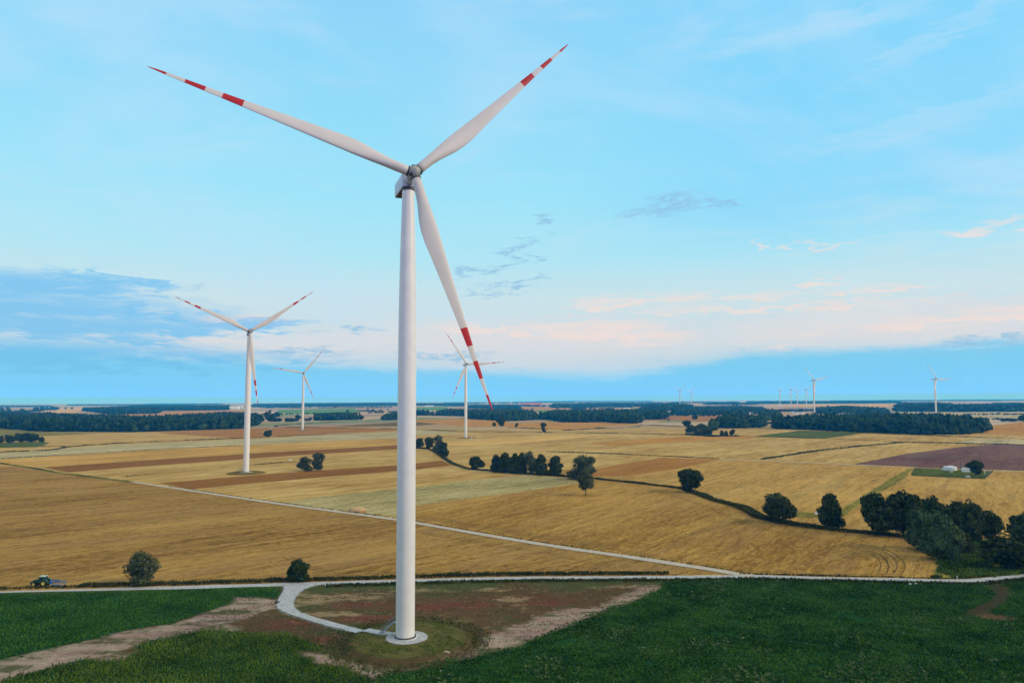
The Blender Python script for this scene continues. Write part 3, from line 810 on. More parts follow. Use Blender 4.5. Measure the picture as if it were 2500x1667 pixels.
# (validate keeps vertex order, unused vertices stay)
ca = me.color_attributes.new('cover', 'FLOAT_COLOR', 'POINT')
ca.data.foreach_set('color', np.column_stack([C, np.ones(len(C))]).astype(np.float32).ravel())
m, t, b = mat('rough_ground', 0.95, 0.0)
at = t.node('ShaderNodeAttribute'); at.attribute_name = 'cover'
geo = t.node('ShaderNodeNewGeometry')
nf = t.noise(geo.outputs['Position'], 3.0, 4, 0.75)
t.link(t.mix(1.0, at.outputs['Color'], t.ramp(nf, [(0.25, (0.55, 0.55, 0.55, 1)), (0.75, (1.45, 1.45, 1.45, 1))]), 'MULTIPLY'), b.inputs['Base Color'])
me.materials.append(m)
tag(link('rough_ground', me), kind='structure')

# spur road, gravel pad
spur_s = spur[:10] + [(842, 1539), (850, 1530.5)] + spur[18:]
sp = sheet('access_road', spur_s, M['gravel'], 0.0, 0.12, 1.2)
for v in sp.data.vertices:
    q = math.hypot(v.co.x - MC.x, v.co.y - MC.y)
    v.co.z = 0.26
pad = MB(); ang_n = 72
pr = []
for i in range(ang_n):
    a = 2 * math.pi * i / ang_n; r_ = 4.75 + rnd.uniform(-0.14, 0.14)
    pr.append((TB.x + 0.4 + r_ * math.cos(a), TB.y + r_ * math.sin(a)))
bm = bmesh.new(); f = bm.faces.new([bm.verts.new((x, y, MOUND_Z + 0.09)) for x, y in pr]); me = bpy.data.meshes.new('gravel_pad'); bm.to_mesh(me); bm.free(); me.materials.append(M['gravel'])
tag(link('gravel_pad', me), kind='structure')
pad.bm.free()

# crops
MUD = [(2395, 1420), (2445, 1436), (2458, 1452), (2445, 1472), (2400, 1494), (2360, 1500), (2380, 1488), (2425, 1468), (2442, 1452), (2425, 1440)]
def crop_pts(poly, sp, seed):
    Qc = grid_pts(poly, sp, seed, -2.2, 2.0)
    dd = sdist(Qc, np.asarray(poly)) + (fbm(Qc[:, 0] * 0.25, Qc[:, 1] * 0.25, 5) - 0.5) * 4.0 + (fbm(Qc[:, 0] * 0.8, Qc[:, 1] * 0.8, 6) - 0.5) * 3.0
    onroad = np.interp(Qc[:, 0], roadw[:, 0], roadw[:, 1]) - Qc[:, 1] < 2.4
    onspur = (sdist(Qc, gp(spur)) > -0.5) | (sdist(Qc, gp(MUD)) > -0.6)
    return Qc[(np.random.default_rng(seed + 9).random(len(Qc)) < smst(dd, -1.6, 2.2)) & ~onroad & ~onspur]
view = lambda Q: Q[(np.abs(Q[:, 0]) < Q[:, 1] * 0.80 + 18) & (Q[:, 1] > 98)]
Q = view(np.concatenate([crop_pts(gr, 0.50, 3), crop_pts(gr2, 0.50, 4)]))
nb = fbm(Q[:, 0] * 0.08, Q[:, 1] * 0.12, 9)
Q = Q[(fbm(Q[:, 0] * 0.3, Q[:, 1] * 0.3, 12) > 0.30)]
rowv = Q[:, 0] * 0.35 + Q[:, 1] * 0.94
Q = Q[(np.abs(((rowv + 1.5 * fbm(Q[:, 0] * .05, Q[:, 1] * .05, 71)) / 21.0) % 1.0 - 0.5) * 21.0 > 0.55) | (fbm(Q[:, 0] * 0.3, Q[:, 1] * 0.3, 72) > 0.55)]
hq = 0.30 + 0.34 * fbm(Q[:, 0] * 0.12, Q[:, 1] * 0.12, 10)
print('crop', len(Q))
stuff('leafy_crop', tufts(Q, hq, 0.20, 6, 0.85, 0.08, 1), M['crop'], 'dark green leafy crop filling the lower right of the view')
Q = view(crop_pts(gl, 0.60, 5))
stuff('leafy_crop', tufts(Q, 0.45, 0.2, 6, 0.6, 0.08, 2), M['crop_left'], 'green crop left of the bare soil band')
Q = view(crop_pts(gb, 0.55, 6))
stuff('tall_grass', tufts(Q, 0.35 + 0.6 * fbm(Q[:, 0] * 0.1, Q[:, 1] * 0.1, 14), 0.14, 7, 0.45, 0.08, 3), M['crop_grass'], 'tall green grass in the lower left below the bare soil')
Q = view(np.concatenate([crop_pts(gr, 1.5, 33)]))
wm = np.exp(-(((Q[:, 0] - 42) / 42) ** 2 + ((Q[:, 1] - 138) / 20) ** 2)) * 0.30
Q = Q[fbm(Q[:, 0] * 0.10, Q[:, 1] * 0.10, 41) + 0.5 * fbm(Q[:, 0] * 0.6, Q[:, 1] * 0.6, 42) + wm > 0.98]
print('paler', len(Q))
stuff('crop_weeds', tufts(Q, 0.70, 0.26, 9, 0.8, 0.15, 51), M['weeds_green'], 'paler weeds standing above the dark leafy crop')
# scattered weeds on the rough ground
RG = gp([(560, 1445), (640, 1462), (800, 1432), (1200, 1424), (1620, 1418), (1610, 1440), (1440, 1508), (1100, 1616), (905, 1659), (780, 1622), (600, 1545), (420, 1520)])
Q = grid_pts(RG, 0.9, 8)
Q = Q[(fbm(Q[:, 0] * 0.2, Q[:, 1] * 0.35, 15) > 0.5) & (np.hypot(Q[:, 0] - MC.x, Q[:, 1] - MC.y) > 14)]
sd2 = sdist(Q, gp(spur)); Q = Q[sd2 < -0.4]
stuff('dry_weeds', tufts(Q, 0.28, 0.16, 5, 0.7, 0.08, 4), M['weeds_dry'], 'dry brown weeds on the rough ground round the near turbine')
# weeds round the foot of the mound
a = rng.random(900) * 2 * np.pi; r_ = 14.3 + rng.random(900) ** 1.2 * 5.0
Q = np.stack([MC.x + r_ * np.cos(a), MC.y + r_ * np.sin(a)], 1); Q = Q[sdist(Q, gp(spur)) < -0.3]
stuff('tall_grass', tufts(Q, 0.32, 0.16, 6, 0.7, 0.12, 5), M['weeds'], 'tufts of olive grass round the foot of the mound')
# standing straw stubble near the camera
M['stubble_straw'] = leaf_mat('stubble_straw', (0.16, 0.095, 0.03, 1), (0.50, 0.34, 0.12, 1), 0.06)
W1n = gp([(-200, 1260), (300, 1215), (760, 1244), (969, 1272), (1260, 1322), (1525, 1360), (1790, 1402), (1260, 1405), (640, 1420), (0, 1436), (-200, 1445)])
W2n = gp([(1016, 1272), (1300, 1245), (1743, 1235), (1984, 1292), (2233, 1318), (2262, 1350), (2284, 1370), (2270, 1405), (1900, 1403), (1812, 1397), (1525, 1353), (1260, 1312)])
Q = np.concatenate([grid_pts(W1n, 1.15, 61), grid_pts(W2n, 1.15, 62)])
c_, s_ = math.cos(H0), math.sin(H0)
uu = Q[:, 0] * c_ + Q[:, 1] * s_; vv = Q[:, 1] * c_ - Q[:, 0] * s_
Q = Q[fbm(uu * 0.03, vv * 0.35, 63, 3) + 0.35 * fbm(uu * 0.4, vv * 0.6, 64, 2) > 0.66]
print('straw', len(Q))
stuff('straw_stubble', tufts(Q, 0.17, 0.34, 4, 0.8, 0.05, 65), M['stubble_straw'], 'cut straw standing on the nearer golden fields')
a = rng.random(5200) * 2 * np.pi; r_ = 5.4 + rng.random(5200) ** 0.7 * 13.0
Q = np.stack([MC.x + r_ * np.cos(a), MC.y + r_ * np.sin(a)], 1)
Q = Q[(sdist(Q, gp(spur)) < -0.4) & (fbm(Q[:, 0] * 0.35, Q[:, 1] * 0.35, 91) > 0.46)]
rq = np.hypot(Q[:, 0] - MC.x, Q[:, 1] - MC.y)
vf = tufts(Q, 0.20, 0.16, 5, 0.8, 0.0, 92)
vf[0][:, 2] += np.repeat(0.10 + 0.75 * smst(rq, 15.0, 12.6), 20)
stuff('mound_grass', vf, M['crop_grass'], 'short ragged grass on the mound of the near turbine')
# verges
Q = np.concatenate([along([(x, y) for x, y in ROAD if x < 1700], 0.42, 3.0, 1, off=4.4), along([(x, y) for x, y in ROAD if 1800 < x], 0.35, 0.9, 2, off=2.9)])
Q = Q[sdist(Q, gp(ROAD2[:-1] + [(1836, 1400), (1500, 1350)])) < 2]
hh = np.where(Q[:, 0] < G(175, 1440).x, 0.45, 1.0) * (0.4 + 1.1 * fbm(Q[:, 0] * 0.12, Q[:, 1] * 0.12, 21) * (0.6 + 0.8 * fbm(Q[:, 0] * 0.5, Q[:, 1] * 0.5, 22))) * np.where(Q[:, 0] > G(1800, 1408).x, 0.45, 1.0)
stuff('verge_weeds', tufts(Q, hh, 0.22, 6, 0.35, 0.05, 6), M['weeds'], 'tall dark weeds on the far verge of the gravel road')
Q = along([(x, y) for x, y in ROAD if 760 < x], 0.5, 2.6, 3, off=-4.0)
stuff('verge_weeds', tufts(Q, 0.55 + 0.5 * fbm(Q[:, 0] * 0.2, Q[:, 1] * 0.2, 24), 0.2, 6, 0.4, 0.1, 7), M['weeds'], 'olive weeds on the near verge of the gravel road')
Q = along([(x, y) for x, y in ROAD2 if x > 322], 0.7, 1.1, 4, off=2.9)
stuff('verge_weeds', tufts(Q, 0.5, 0.22, 5, 0.4, 0.05, 8), M['weeds'], 'thin dark fringe of weeds along the diagonal farm road')


RGR = gp([(2233, 1312), (2290, 1308), (2420, 1325), (2560, 1345), (2620, 1395), (2500, 1402), (2388, 1413), (2300, 1414), (2278, 1413), (2291, 1366), (2264, 1348)])
Q = grid_pts(RGR, 0.62, 77, 0.3, 2.0)
Q = Q[fbm(Q[:, 0] * 0.12, Q[:, 1] * 0.12, 31) > 0.34]
stuff('tall_grass', tufts(Q, 0.5 + 1.3 * fbm(Q[:, 0] * 0.15, Q[:, 1] * 0.15, 32), 0.3, 6, 0.55, 0.05, 41), M['crop_grass'], 'rough green undergrowth at the foot of the grove')


def ditch(label, path_px, width, height, sp, seed, material='weeds', wd=0.5, z=0.2):
    Q = along(path_px, sp, width, seed)
    k = 0.35 + 1.3 * smst(fbm(Q[:, 0] * 0.03, Q[:, 1] * 0.03, seed), 0.3, 0.7)
    stuff('ditch_growth', tufts(Q, height * 0.62 * k, wd * 0.8, 5, 0.5, 0.05, seed), M[material], label)


DITCH = [(1018, 1094), (1047, 1096.5), (1066, 1105), (1081, 1115.5), (1102, 1130), (1130, 1140), (1163, 1146.5), (1306, 1157.5), (1398, 1164.5), (1449, 1166.5), (1474, 1171), (1539, 1177.7), (1620, 1187), (1664, 1193), (1702, 1205), (1743, 1221), (1811, 1240), (1860, 1265.5), (1984, 1288), (2140, 1304), (2233, 1314)]
strip('ditch_bank', DITCH, 5.5, 0.22, M['olive_crop'], 1.2)
ditch('weedy ditch curving past the rows of trees', DITCH, 4.6, 1.9, 0.6, 31, wd=0.6)
for lab, pth, wid, hgt in [
    ('dark hedge line behind the pale pasture at left', [(-200, 1112), (0, 1104), (122, 1099), (177, 1090.6), (326, 1081), (588, 1070), (640, 1067.5)], 6, 1.6),
    ('dark ditch line joining the hedge from the green plot', [(101, 1090), (140, 1090.5), (177, 1090.2)], 6, 1.6),
    ('thin grass line below the pale pasture', [(0, 1120), (326, 1101), (588, 1087)], 2.5, 0.8),
    ('field edge behind the lone turbine shrub', [(672, 1066), (794, 1061)], 4, 1.2),
    ('dark field edge left of the near tower', [(672, 1042), (690, 1038), (810, 1031), (971, 1025)], 7, 1.8),
    ('field edge crossing behind the near tower', [(700, 1043), (971, 1047), (1017, 1048.4), (1137, 1054), (1240, 1055), (1438, 1057.4), (1648, 1061), (1880, 1067), (2105, 1074), (2213, 1079.7), (2500, 1086.5), (2800, 1095)], 6, 1.6),
    ('rising field edge in the middle distance', [(1376, 1051), (1480, 1045), (1561, 1041)], 8, 2.2),
    ('short field edge at the forest corner', [(1561, 1037.6), (1667, 1041.6), (1700, 1046)], 7, 1.8),
    ('field edge in front of the dark forest', [(2105, 1057), (2377, 1067.5), (2500, 1071.6), (2700, 1078)], 7, 1.8),
    ('slanting hedge between two golden fields', [(1860, 1122), (1996, 1101.5), (2100, 1090), (2213.7, 1079.7)], 5, 1.8),
    ('ditch line across the middle fields', [(1334, 1103), (1539, 1110), (1757, 1120.5)], 4, 1.2),
    ('field edge near the yellow post', [(1241, 1044), (1310, 1047), (1336, 1048)], 6, 1.6),
    ('track edge left of the diagonal road', TRACK, 3.0, 0.7),
    ('thin field edge under the brown strip', [(300, 1164), (640, 1133), (720, 1127)], 3.0, 0.7)]:
    ditch(lab, pth, wid, hgt, 1.1 if wid < 5 else 1.7, len(lab), 'weeds', 0.8 if wid < 5 else 1.4)


# ---------------------------------------------------------------- woods (stuff)
def ico(sub):
    bm = bmesh.new(); bmesh.ops.create_icosphere(bm, subdivisions=sub, radius=1.0)
    V = np.array([v.co[:] for v in bm.verts]); Fc = np.array([[v.index for v in f.verts] for f in bm.faces]); bm.free()
    return V, Fc
ICO2 = ico(2); ICO1 = ico(1)


def wood(label, pts, h=17.0, sp=8.5, seed=1, back=None, name='wood', material='wood_leaves'):
    """front edge pts on the ground, back points are treetops seen in the photograph"""
    poly = gp(pts) + ([tuple(G(x, y, h * 0.92))[:2] for x, y in back] if back else [])
    r = np.random.default_rng(seed)
    Q = grid_pts(poly, sp, seed, 0.0, sp * 1.2)
    if len(Q) > 14000: Q = Q[r.permutation(len(Q))[:14000]]
    n = len(Q)
    V0, F0 = ICO1
    k = len(V0); nb = 4
    hh = h * (0.66 + 0.55 * r.random(n)) * (0.82 + 0.36 * fbm(Q[:, 0] / 45, Q[:, 1] / 45, seed))
    rad = sp * (0.50 + 0.35 * r.random(n))
    Qr = np.repeat(Q, nb, 0); hr = np.repeat(hh, nb); rr_ = np.repeat(rad, nb); m_ = len(Qr)
    top_ = np.tile(np.arange(nb), n)
    zc = hr * np.where(top_ == 0, 0.80, np.where(top_ == 1, 0.62, np.where(top_ == 2, 0.45, 0.30))) + 0
    off_ = (r.random((m_, 2)) - 0.5) * 1.1 * rr_[:, None] * np.where(top_ == 0, 0.5, 1.0)[:, None]
    jit = 1 + (r.random((m_, k)) - 0.5) * 0.75
    ctr = np.column_stack([Qr + off_, zc])
    sr = rr_ * np.where(top_ == 0, 0.55, np.where(top_ == 3, 1.0, 0.78)) * (0.8 + 0.4 * r.random(m_))
    sz = hr * np.where(top_ == 3, 0.32, 0.19) * (0.8 + 0.4 * r.random(m_))
    V = ctr[:, None] + V0[None] * jit[:, :, None] * np.column_stack([sr, sr, sz])[:, None]
    V[:, :, 2] = np.maximum(V[:, :, 2], 0.0)
    Fc = (F0[None] + (np.arange(m_) * k)[:, None, None]).reshape(-1, 3)
    print(label, n)
    return stuff(name, (V.reshape(-1, 3), Fc), M[material], label)


wood('broad dark forest across the left of the view', [(-260, 1040), (-60, 1044), (16, 1047), (109, 1054), (326, 1055), (460, 1051), (590, 1046.5), (623, 1039)], 19, 8.0, 1,
     [(640, 1013), (600, 1008), (530, 1008), (430, 1015), (330, 1016), (190, 1012), (110, 1009), (0, 1006), (-260, 1006)])
wood('distant blue forest behind the broad left forest', [(204, 1002), (218, 1005), (272, 1011.7), (381, 1010), (386, 1003.5), (552, 1001)], 20, 16, 2, [(560, 989), (354, 990), (204, 996)])
wood('small square wood near the left horizon', [(101, 1002), (118, 1001.5), (133, 1000)], 22, 16, 3, [(133, 994), (101, 994)])
wood('narrow dark belt of trees right of the second turbine', [(767, 1027), (800, 1026.5), (873, 1025)], 16, 9, 4, [(875, 1010), (845, 1007), (800, 1010), (767, 1013)])
wood('dark clump beside the left of the near tower', [(932, 1026.5), (971, 1025), (1010, 1025)], 16, 9, 5, [(1010, 1008), (960, 1008), (940, 1012)])
wood('forest belt right of the near tower', [(1017, 1014), (1060, 1015), (1140, 1016), (1150, 1023), (1200, 1026), (1245, 1028), (1311, 1025)], 19, 8.0, 6,
     [(1312, 1007), (1300, 1004), (1240, 999), (1150, 1000), (1100, 999), (1060, 1003), (1017, 1001)])
wood('dark forest in the centre of the plain', [(1318, 1021), (1373, 1031), (1420, 1031.5), (1479, 1030), (1500, 1033), (1558, 1034), (1566, 1024), (1622, 1024), (1630, 1018)], 19, 8.0, 7,
     [(1621, 1002), (1540, 1000), (1470, 1002), (1400, 1002), (1354, 1001), (1322, 1009)])
wood('rounded dark wood left of the forest gap', [(1741, 1045), (1800, 1045.5), (1855, 1043.5), (1863, 1038)], 18, 8.5, 8, [(1861, 1018), (1820, 1010), (1790, 1009), (1765, 1014), (1740, 1030)])
wood('long black-green forest at right', [(1890, 1047), (1960, 1049), (2105, 1055.5), (2200, 1059.5), (2300, 1061.5), (2363, 1060.7), (2400, 1056), (2411, 1050)], 20, 8.0, 9,
     [(2405, 1026), (2390, 1021), (2340, 1015), (2290, 1011), (2160, 1011), (2050, 1012), (1895, 1018)])
wood('trees behind the forest gap', [(1862, 1028), (1895, 1026), (1900, 1020)], 19, 11, 10, [(1900, 1002), (1862, 1002)])
wood('wood beyond the long black-green forest', [(1996, 1010), (2080, 1012), (2167, 1010)], 19, 15, 11, [(2165, 996), (2060, 991), (1996, 994)])
wood('far dark strip below the cluster of small turbines', [(1830, 986), (1900, 986), (2100, 985.5), (2200, 984)], 24, 45, 12, [(2200, 979), (2100, 979), (1830, 979)])
wood('far wood beyond the red-roofed village', [(1351, 996), (1440, 995.5), (1470, 994), (1540, 995)], 20, 16, 13, [(1540, 986), (1351, 984.5)])
wood('rounded wood under the pair of small turbines', [(1570, 1003), (1610, 1004), (1650, 1002), (1692, 998)], 22, 14, 14, [(1692, 989), (1660, 985), (1600, 987), (1570, 991)])
wood('far blue strip of trees left of the near tower', [(620, 994), (740, 993.5), (860, 992.5), (971, 991)], 24, 26, 15, [(971, 983), (800, 984), (620, 986)])
wood('far blue strip of trees right of the near tower', [(1018, 990), (1080, 991.5), (1137, 992)], 22, 26, 16, [(1137, 985), (1018, 984)])
wood('deep blue wood at the right horizon', [(2195, 1004), (2240, 1005), (2360, 1006), (2420, 1005.5), (2520, 1005), (2700, 1006)], 22, 20, 17, [(2700, 985), (2450, 984), (2350, 988), (2290, 983), (2195, 983)])
wood('tree-lined village edge right of centre', [(1640, 1011), (1700, 1012), (1770, 1012.5), (1840, 1012), (1870, 1008)], 13, 15, 18, [(1860, 994), (1800, 990), (1700, 992), (1650, 998)])
wood('low scrub along the ditch near the shrubs', [(1675, 1060), (1740, 1064), (1800, 1065), (1740, 1066), (1675, 1062)], 2.5, 4, 19)
wood('town greenery near the horizon', [(1150, 997), (1240, 998), (1262, 1000), (1262, 990), (1150, 990)], 12, 30, 20)
wood('town greenery beyond the central forest', [(1540, 993), (1640, 992), (1640, 984), (1420, 984), (1420, 988)], 14, 42, 21)
for k, (x, y, wd_) in enumerate([(60, 994, 60), (260, 990, 90), (400, 992, 70), (450, 988, 90), (700, 989, 60), (1180, 985, 90), (1330, 983, 70), (1720, 984, 80), (1780, 988, 60), (2150, 980, 120), (2300, 979, 140), (2440, 978, 140), (1450, 981, 140), (900, 987, 80)]):
    wood('thin tree line on the plain near the horizon, number %d of the row counted from left' % k if False else 'thin blue tree line on the far plain', [(x - wd_, y), (x + wd_, y - 0.4), (x + wd_, y - 1.3), (x - wd_, y - 1.0)], 16, 45, 40 + k)

for k, (lab_, pts_, hh_) in enumerate([
    ('low hedge line beyond the belt of trees at left', [(640, 1013), (760, 1011), (900, 1009), (971, 1008)], 5), ('hedge with gaps on the far pale field', [(880, 1004), (940, 1006), (985, 1007)], 6),
    ('tree row at the foot of the belt beside the third turbine', [(625, 1029), (700, 1029.5), (760, 1028)], 8), ('broken tree line at the far left behind the wood', [(-40, 1006), (40, 1006.5), (100, 1004)], 9),
    ('thin hedge crossing the brown field by the forest gap', [(1640, 1014), (1700, 1016), (1770, 1015)], 5), ('scrub in front of the village below the turbine cluster', [(1830, 1003), (1900, 1005), (1990, 1004)], 9),
    ('hedge line on the far right pale fields', [(2250, 1013.5), (2380, 1013), (2520, 1012)], 4), ('dark scrub line beyond the long forest', [(2400, 1022), (2440, 1026), (2520, 1029)], 4),
    ('trees round the red-roofed village', [(1262, 991), (1300, 992.5), (1352, 993)], 12), ('line of trees on the rust coloured field behind the forest', [(1395, 999.5), (1450, 1000), (1500, 1000)], 9),
    ('garden trees of the tree-lined village', [(1690, 999), (1760, 998), (1840, 998)], 10), ('hedge below the far blue strip of trees', [(640, 996), (800, 996.5), (965, 995)], 7)]):
    Qh = along(pts_, 14, 40, 300 + k)
    Qh = Qh[fbm(Qh[:, 0] * 0.012, Qh[:, 1] * 0.012, 81 + k) > 0.42]
    stuff('far_hedge', tufts(Qh, hh_ * 1.3, hh_ * 1.5, 7, 0.7, 0.0, 90 + k), M['wood_leaves'], lab_)

# ---------------------------------------------------------------- trees
def tree_meshes(kind, seed, leaf, n_leaf=5200, trunk=0.16, lobes=17, size=0.040, shape='round', gap=0.0):
    """unit tree: 1 m high, about 1 m wide; returns crown mesh, trunk mesh, limb mesh"""
    r = np.random.default_rng(seed)
    c0 = trunk
    L = []
    for i in range(lobes):
        if shape == 'round':
            a = r.random() * 2 * np.pi; q = 0.28 * math.sqrt(r.random()); zc = c0 + (1 - c0) * (0.12 + 0.70 * r.random())
            lim = math.sqrt(max(0.05, 1 - ((zc - (c0 + (1 - c0) * 0.40)) / ((1 - c0) * 0.6)) ** 2))
            kk = 0.55 + 0.45 * lim; L.append((q * math.cos(a) * lim * 1.25, q * math.sin(a) * lim * 1.25, zc, (0.12 + 0.12 * r.random()) * kk, (0.10 + 0.09 * r.random()) * kk))
        elif shape == 'tall':
            zc = c0 + (1 - c0) * (0.10 + 0.78 * (i + 0.5) / lobes); a = r.random() * 2 * np.pi
            wz = 0.34 * (1 - 0.75 * ((zc - c0) / (1 - c0)) ** 1.6)
            q = wz * (0.25 + 0.5 * r.random()); L.append((q * math.cos(a), q * math.sin(a), zc, 0.10 + wz * 0.40, 0.10 + 0.05 * r.random()))
        elif shape == 'bush':
            a = r.random() * 2 * np.pi; q = 0.30 * math.sqrt(r.random()); zc = 0.16 + 0.56 * r.random() * (1 - q)
            L.append((q * math.cos(a), q * math.sin(a), zc, 0.17 + 0.08 * r.random(), 0.16 + 0.08 * r.random()))
    if shape == 'round':
        L.append((0, 0, c0 + (1 - c0) * 0.45, 0.30, 0.30)); L.append((0.04, 0, c0 + (1 - c0) * 0.78, 0.15, 0.17))
    if shape == 'tall':
        L.append((0, 0, 0.93, 0.07, 0.08)); L.append((0, 0, c0 + 0.2, 0.26, 0.2))
    if shape == 'bush':
        L.append((0, 0, 0.4, 0.34, 0.36))
    L = np.array(L)
    for ax_ in (0, 1):
        lo_, hi_ = (L[:, ax_] - L[:, 3]).min(), (L[:, ax_] + L[:, 3]).max()
        kx = 0.94 / (hi_ - lo_)
        L[:, ax_] = (L[:, ax_] - (lo_ + hi_) / 2) * kx
    L[:, 3] *= 1.08
    L[:, 2] *= 0.97 / (L[:, 2] + L[:, 4] * 0.9).max()
    wgt = L[:, 3] ** 2; wgt /= wgt.sum()
    li = r.choice(len(L), n_leaf, p=wgt)
    d = r.normal(size=(n_leaf, 3)); d /= np.linalg.norm(d, axis=1)[:, None]
    rad = 0.78 + 0.42 * r.random(n_leaf) ** 1.5
    ctr = L[li, :3] + d * np.column_stack([L[li, 3], L[li, 3], L[li, 4]]) * rad[:, None]
    if gap:
        kz = fbm(ctr[:, 0] * 9 + seed, ctr[:, 2] * 9, seed) ; ctr = ctr[kz > gap]; d = d[kz > gap]
    keep = ctr[:, 2] > 0.02; ctr = ctr[keep]; d = d[keep]
    n = len(ctr)
    nn = d + r.normal(size=(n, 3)) * 0.55; nn /= np.linalg.norm(nn, axis=1)[:, None]
    t1 = np.cross(nn, r.normal(size=(n, 3))); t1 /= np.linalg.norm(t1, axis=1)[:, None]; t2 = np.cross(nn, t1)
    s = size * (0.6 + 0.8 * r.random(n))[:, None]
    q = np.stack([ctr - t1 * s, ctr - t2 * s * 0.7 + nn * s * 0.25, ctr + t1 * s, ctr + t2 * s * 0.7 + nn * s * 0.25], 1)
    Vl = q.reshape(-1, 3); Fl = np.arange(len(Vl)).reshape(-1, 4)
    # dense inner foliage
    V0, F0 = ICO1; cores = []; fc = []
    for i, l in enumerate(L):
        j = 1 + (r.random(len(V0)) - .5) * 0.4
        vv = l[:3] + V0 * j[:, None] * np.array([l[3], l[3], l[4]]) * 0.72
        vv[:, 2] = np.maximum(vv[:, 2], 0.0)
        cores.append(vv); fc.append(F0 + i * len(V0))
    Vc = np.concatenate(cores); Fc = np.concatenate(fc)
    bm = bmesh.new()
    me = bpy.data.meshes.new('crown')
    Vall = np.concatenate([Vl, Vc]).tolist()
    faces = Fl.tolist() + (Fc + len(Vl)).tolist()
    me.from_pydata(Vall, [], faces); me.materials.append(M[leaf]); bm.free()
    tb = MB(); top = c0 + 0.35 * (1 - c0)
    tb.cone((0, 0, -0.01), (0.01, 0, c0 * 0.6), 0.034, 0.026, 8, False); tb.cone((0.01, 0, c0 * 0.6), (0, 0.01, top), 0.026, 0.013, 8, False)
    for k in range(6):
        a = k * 1.05 + seed; z0 = c0 * 0.8 + 0.05 * k
        tb.cone((0, 0, z0), (0.24 * math.cos(a), 0.24 * math.sin(a), z0 + 0.2), 0.013, 0.004, 6, False)
    return me, tb.mesh('trunk', M['bark'])


TK = {
 'round': [tree_meshes('r', 1, 'leaf_dark', trunk=0.05), tree_meshes('r', 2, 'leaf_dark', trunk=0.05), tree_meshes('r', 3, 'leaf_mid', trunk=0.05)],
 'tall': [tree_meshes('t', 4, 'leaf_dark', shape='tall', trunk=0.06), tree_meshes('t', 5, 'leaf_dark', shape='tall', trunk=0.06)],
 'willow': [tree_meshes('w', 6, 'leaf_willow', trunk=0.03, n_leaf=6000, size=0.030), tree_meshes('w', 7, 'leaf_willow', trunk=0.06, n_leaf=5000, size=0.03), tree_meshes('w', 21, 'leaf_willow_green', shape='bush', trunk=0.03, n_leaf=6500, size=0.027), tree_meshes('w', 17, 'leaf_willow', trunk=0.27, n_leaf=5000, size=0.03)],
 'bush': [tree_meshes('b', 8, 'leaf_dark', shape='bush', trunk=0.04), tree_meshes('b', 9, 'leaf_willow', shape='bush', trunk=0.04, n_leaf=6000, size=0.028), tree_meshes('b', 12, 'leaf_olive', shape='bush', trunk=0.04, n_leaf=5000)],
 'open': [tree_meshes('o', 10, 'leaf_dark', trunk=0.08, gap=0.40, n_leaf=5500), tree_meshes('o', 11, 'leaf_dark', trunk=0.08, gap=0.42, n_leaf=5500)],
}


def tree(name, label, x0, x1, ytop, ybase, kind, v=0, group=None, xr=None, mirror=False):
    p = G((x0 + x1) / 2, ybase)
    s = pxm(p)
    wdt = (x1 - x0) / s / 0.92; hgt = (ybase - ytop) / s * 1.02
    o = empty(name, (p.x, p.y + wdt * 0.12, 0.0), rnd.uniform(0, 6.28))
    tag(o, label, 'bush' if 'bush' in name else 'tree', group)
    cm, tm = TK[kind][v]
    for nm_, me_ in (('crown', cm), ('trunk', tm)):
        c = link(nm_, me_, o)
        c.scale = (wdt, wdt, hgt)
        c.location = (0, 0, 0)
    return o


tree('roadside_bush', 'big rounded grey-green bush beside the gravel road, right of the tractor', 303, 376, 1347, 1430, 'bush', 1)
tree('roadside_tree', 'small dark tree above the road junction', 699, 752, 1366, 1421, 'round', 2)
GP = 'trees of the pair standing in the stubble'
tree('field_tree', 'left and lower tree of the pair standing in the stubble', 725.6, 761, 1114, 1150, 'willow', 0, GP)
tree('field_tree', 'right and taller tree of the pair standing in the stubble', 759, 792, 1105, 1149, 'willow', 1, GP)
tree('field_bush', 'lone dark bush on the field edge between the left turbines', 643, 662, 1048, 1068, 'bush', 0)
GD = 'trees at the ditch bend'
tree('ditch_tree', 'small tree touching the right side of the near tower, ditch bend', 1010, 1036, 1070, 1094, 'round', 0, GD)
tree('ditch_tree', 'dark tree second from left at the ditch bend', 1037, 1061, 1067, 1097, 'round', 1, GD)
tree('ditch_tree', 'tallest grey-green tree at the ditch bend', 1055, 1083, 1061, 1102, 'willow', 0, GD)
tree('ditch_tree', 'rightmost and lowest dark tree at the ditch bend', 1070, 1096, 1080, 1117, 'open', 0, GD)
tree('ditch_tree', 'lone rounded dark tree left of the row of tall trees', 1145, 1184, 1115, 1146, 'round', 0)
GR = 'row of tall trees along the ditch'
for lab, a in [('leftmost tree of the tall row along the ditch', (1195, 1226, 1110, 1152, 'tall', 0)), ('second tree of the tall row, with the dark peak', (1214, 1249, 1104, 1154, 'tall', 1)),
               ('low dark tree filling the gap in the tall row', (1234, 1264, 1114, 1155, 'round', 1)), ('dark tree at the middle of the tall row', (1246, 1274, 1106, 1156, 'tall', 0)),
               ('slim pointed tree left of the grey-green one in the row', (1262, 1287, 1104, 1157, 'tall', 1)), ('grey-green feathery tree in the tall row', (1279, 1314, 1101, 1157, 'willow', 1)),
               ('rightmost dark tree touching the tall row', (1303, 1339, 1109, 1160, 'tall', 0))]:
    tree('ditch_tree', lab, a[0], a[1], a[2], a[3], a[4], a[5], GR)
tree('ditch_tree', 'dark tree standing apart just right of the tall row', 1335, 1376, 1112, 1160, 'tall', 1)
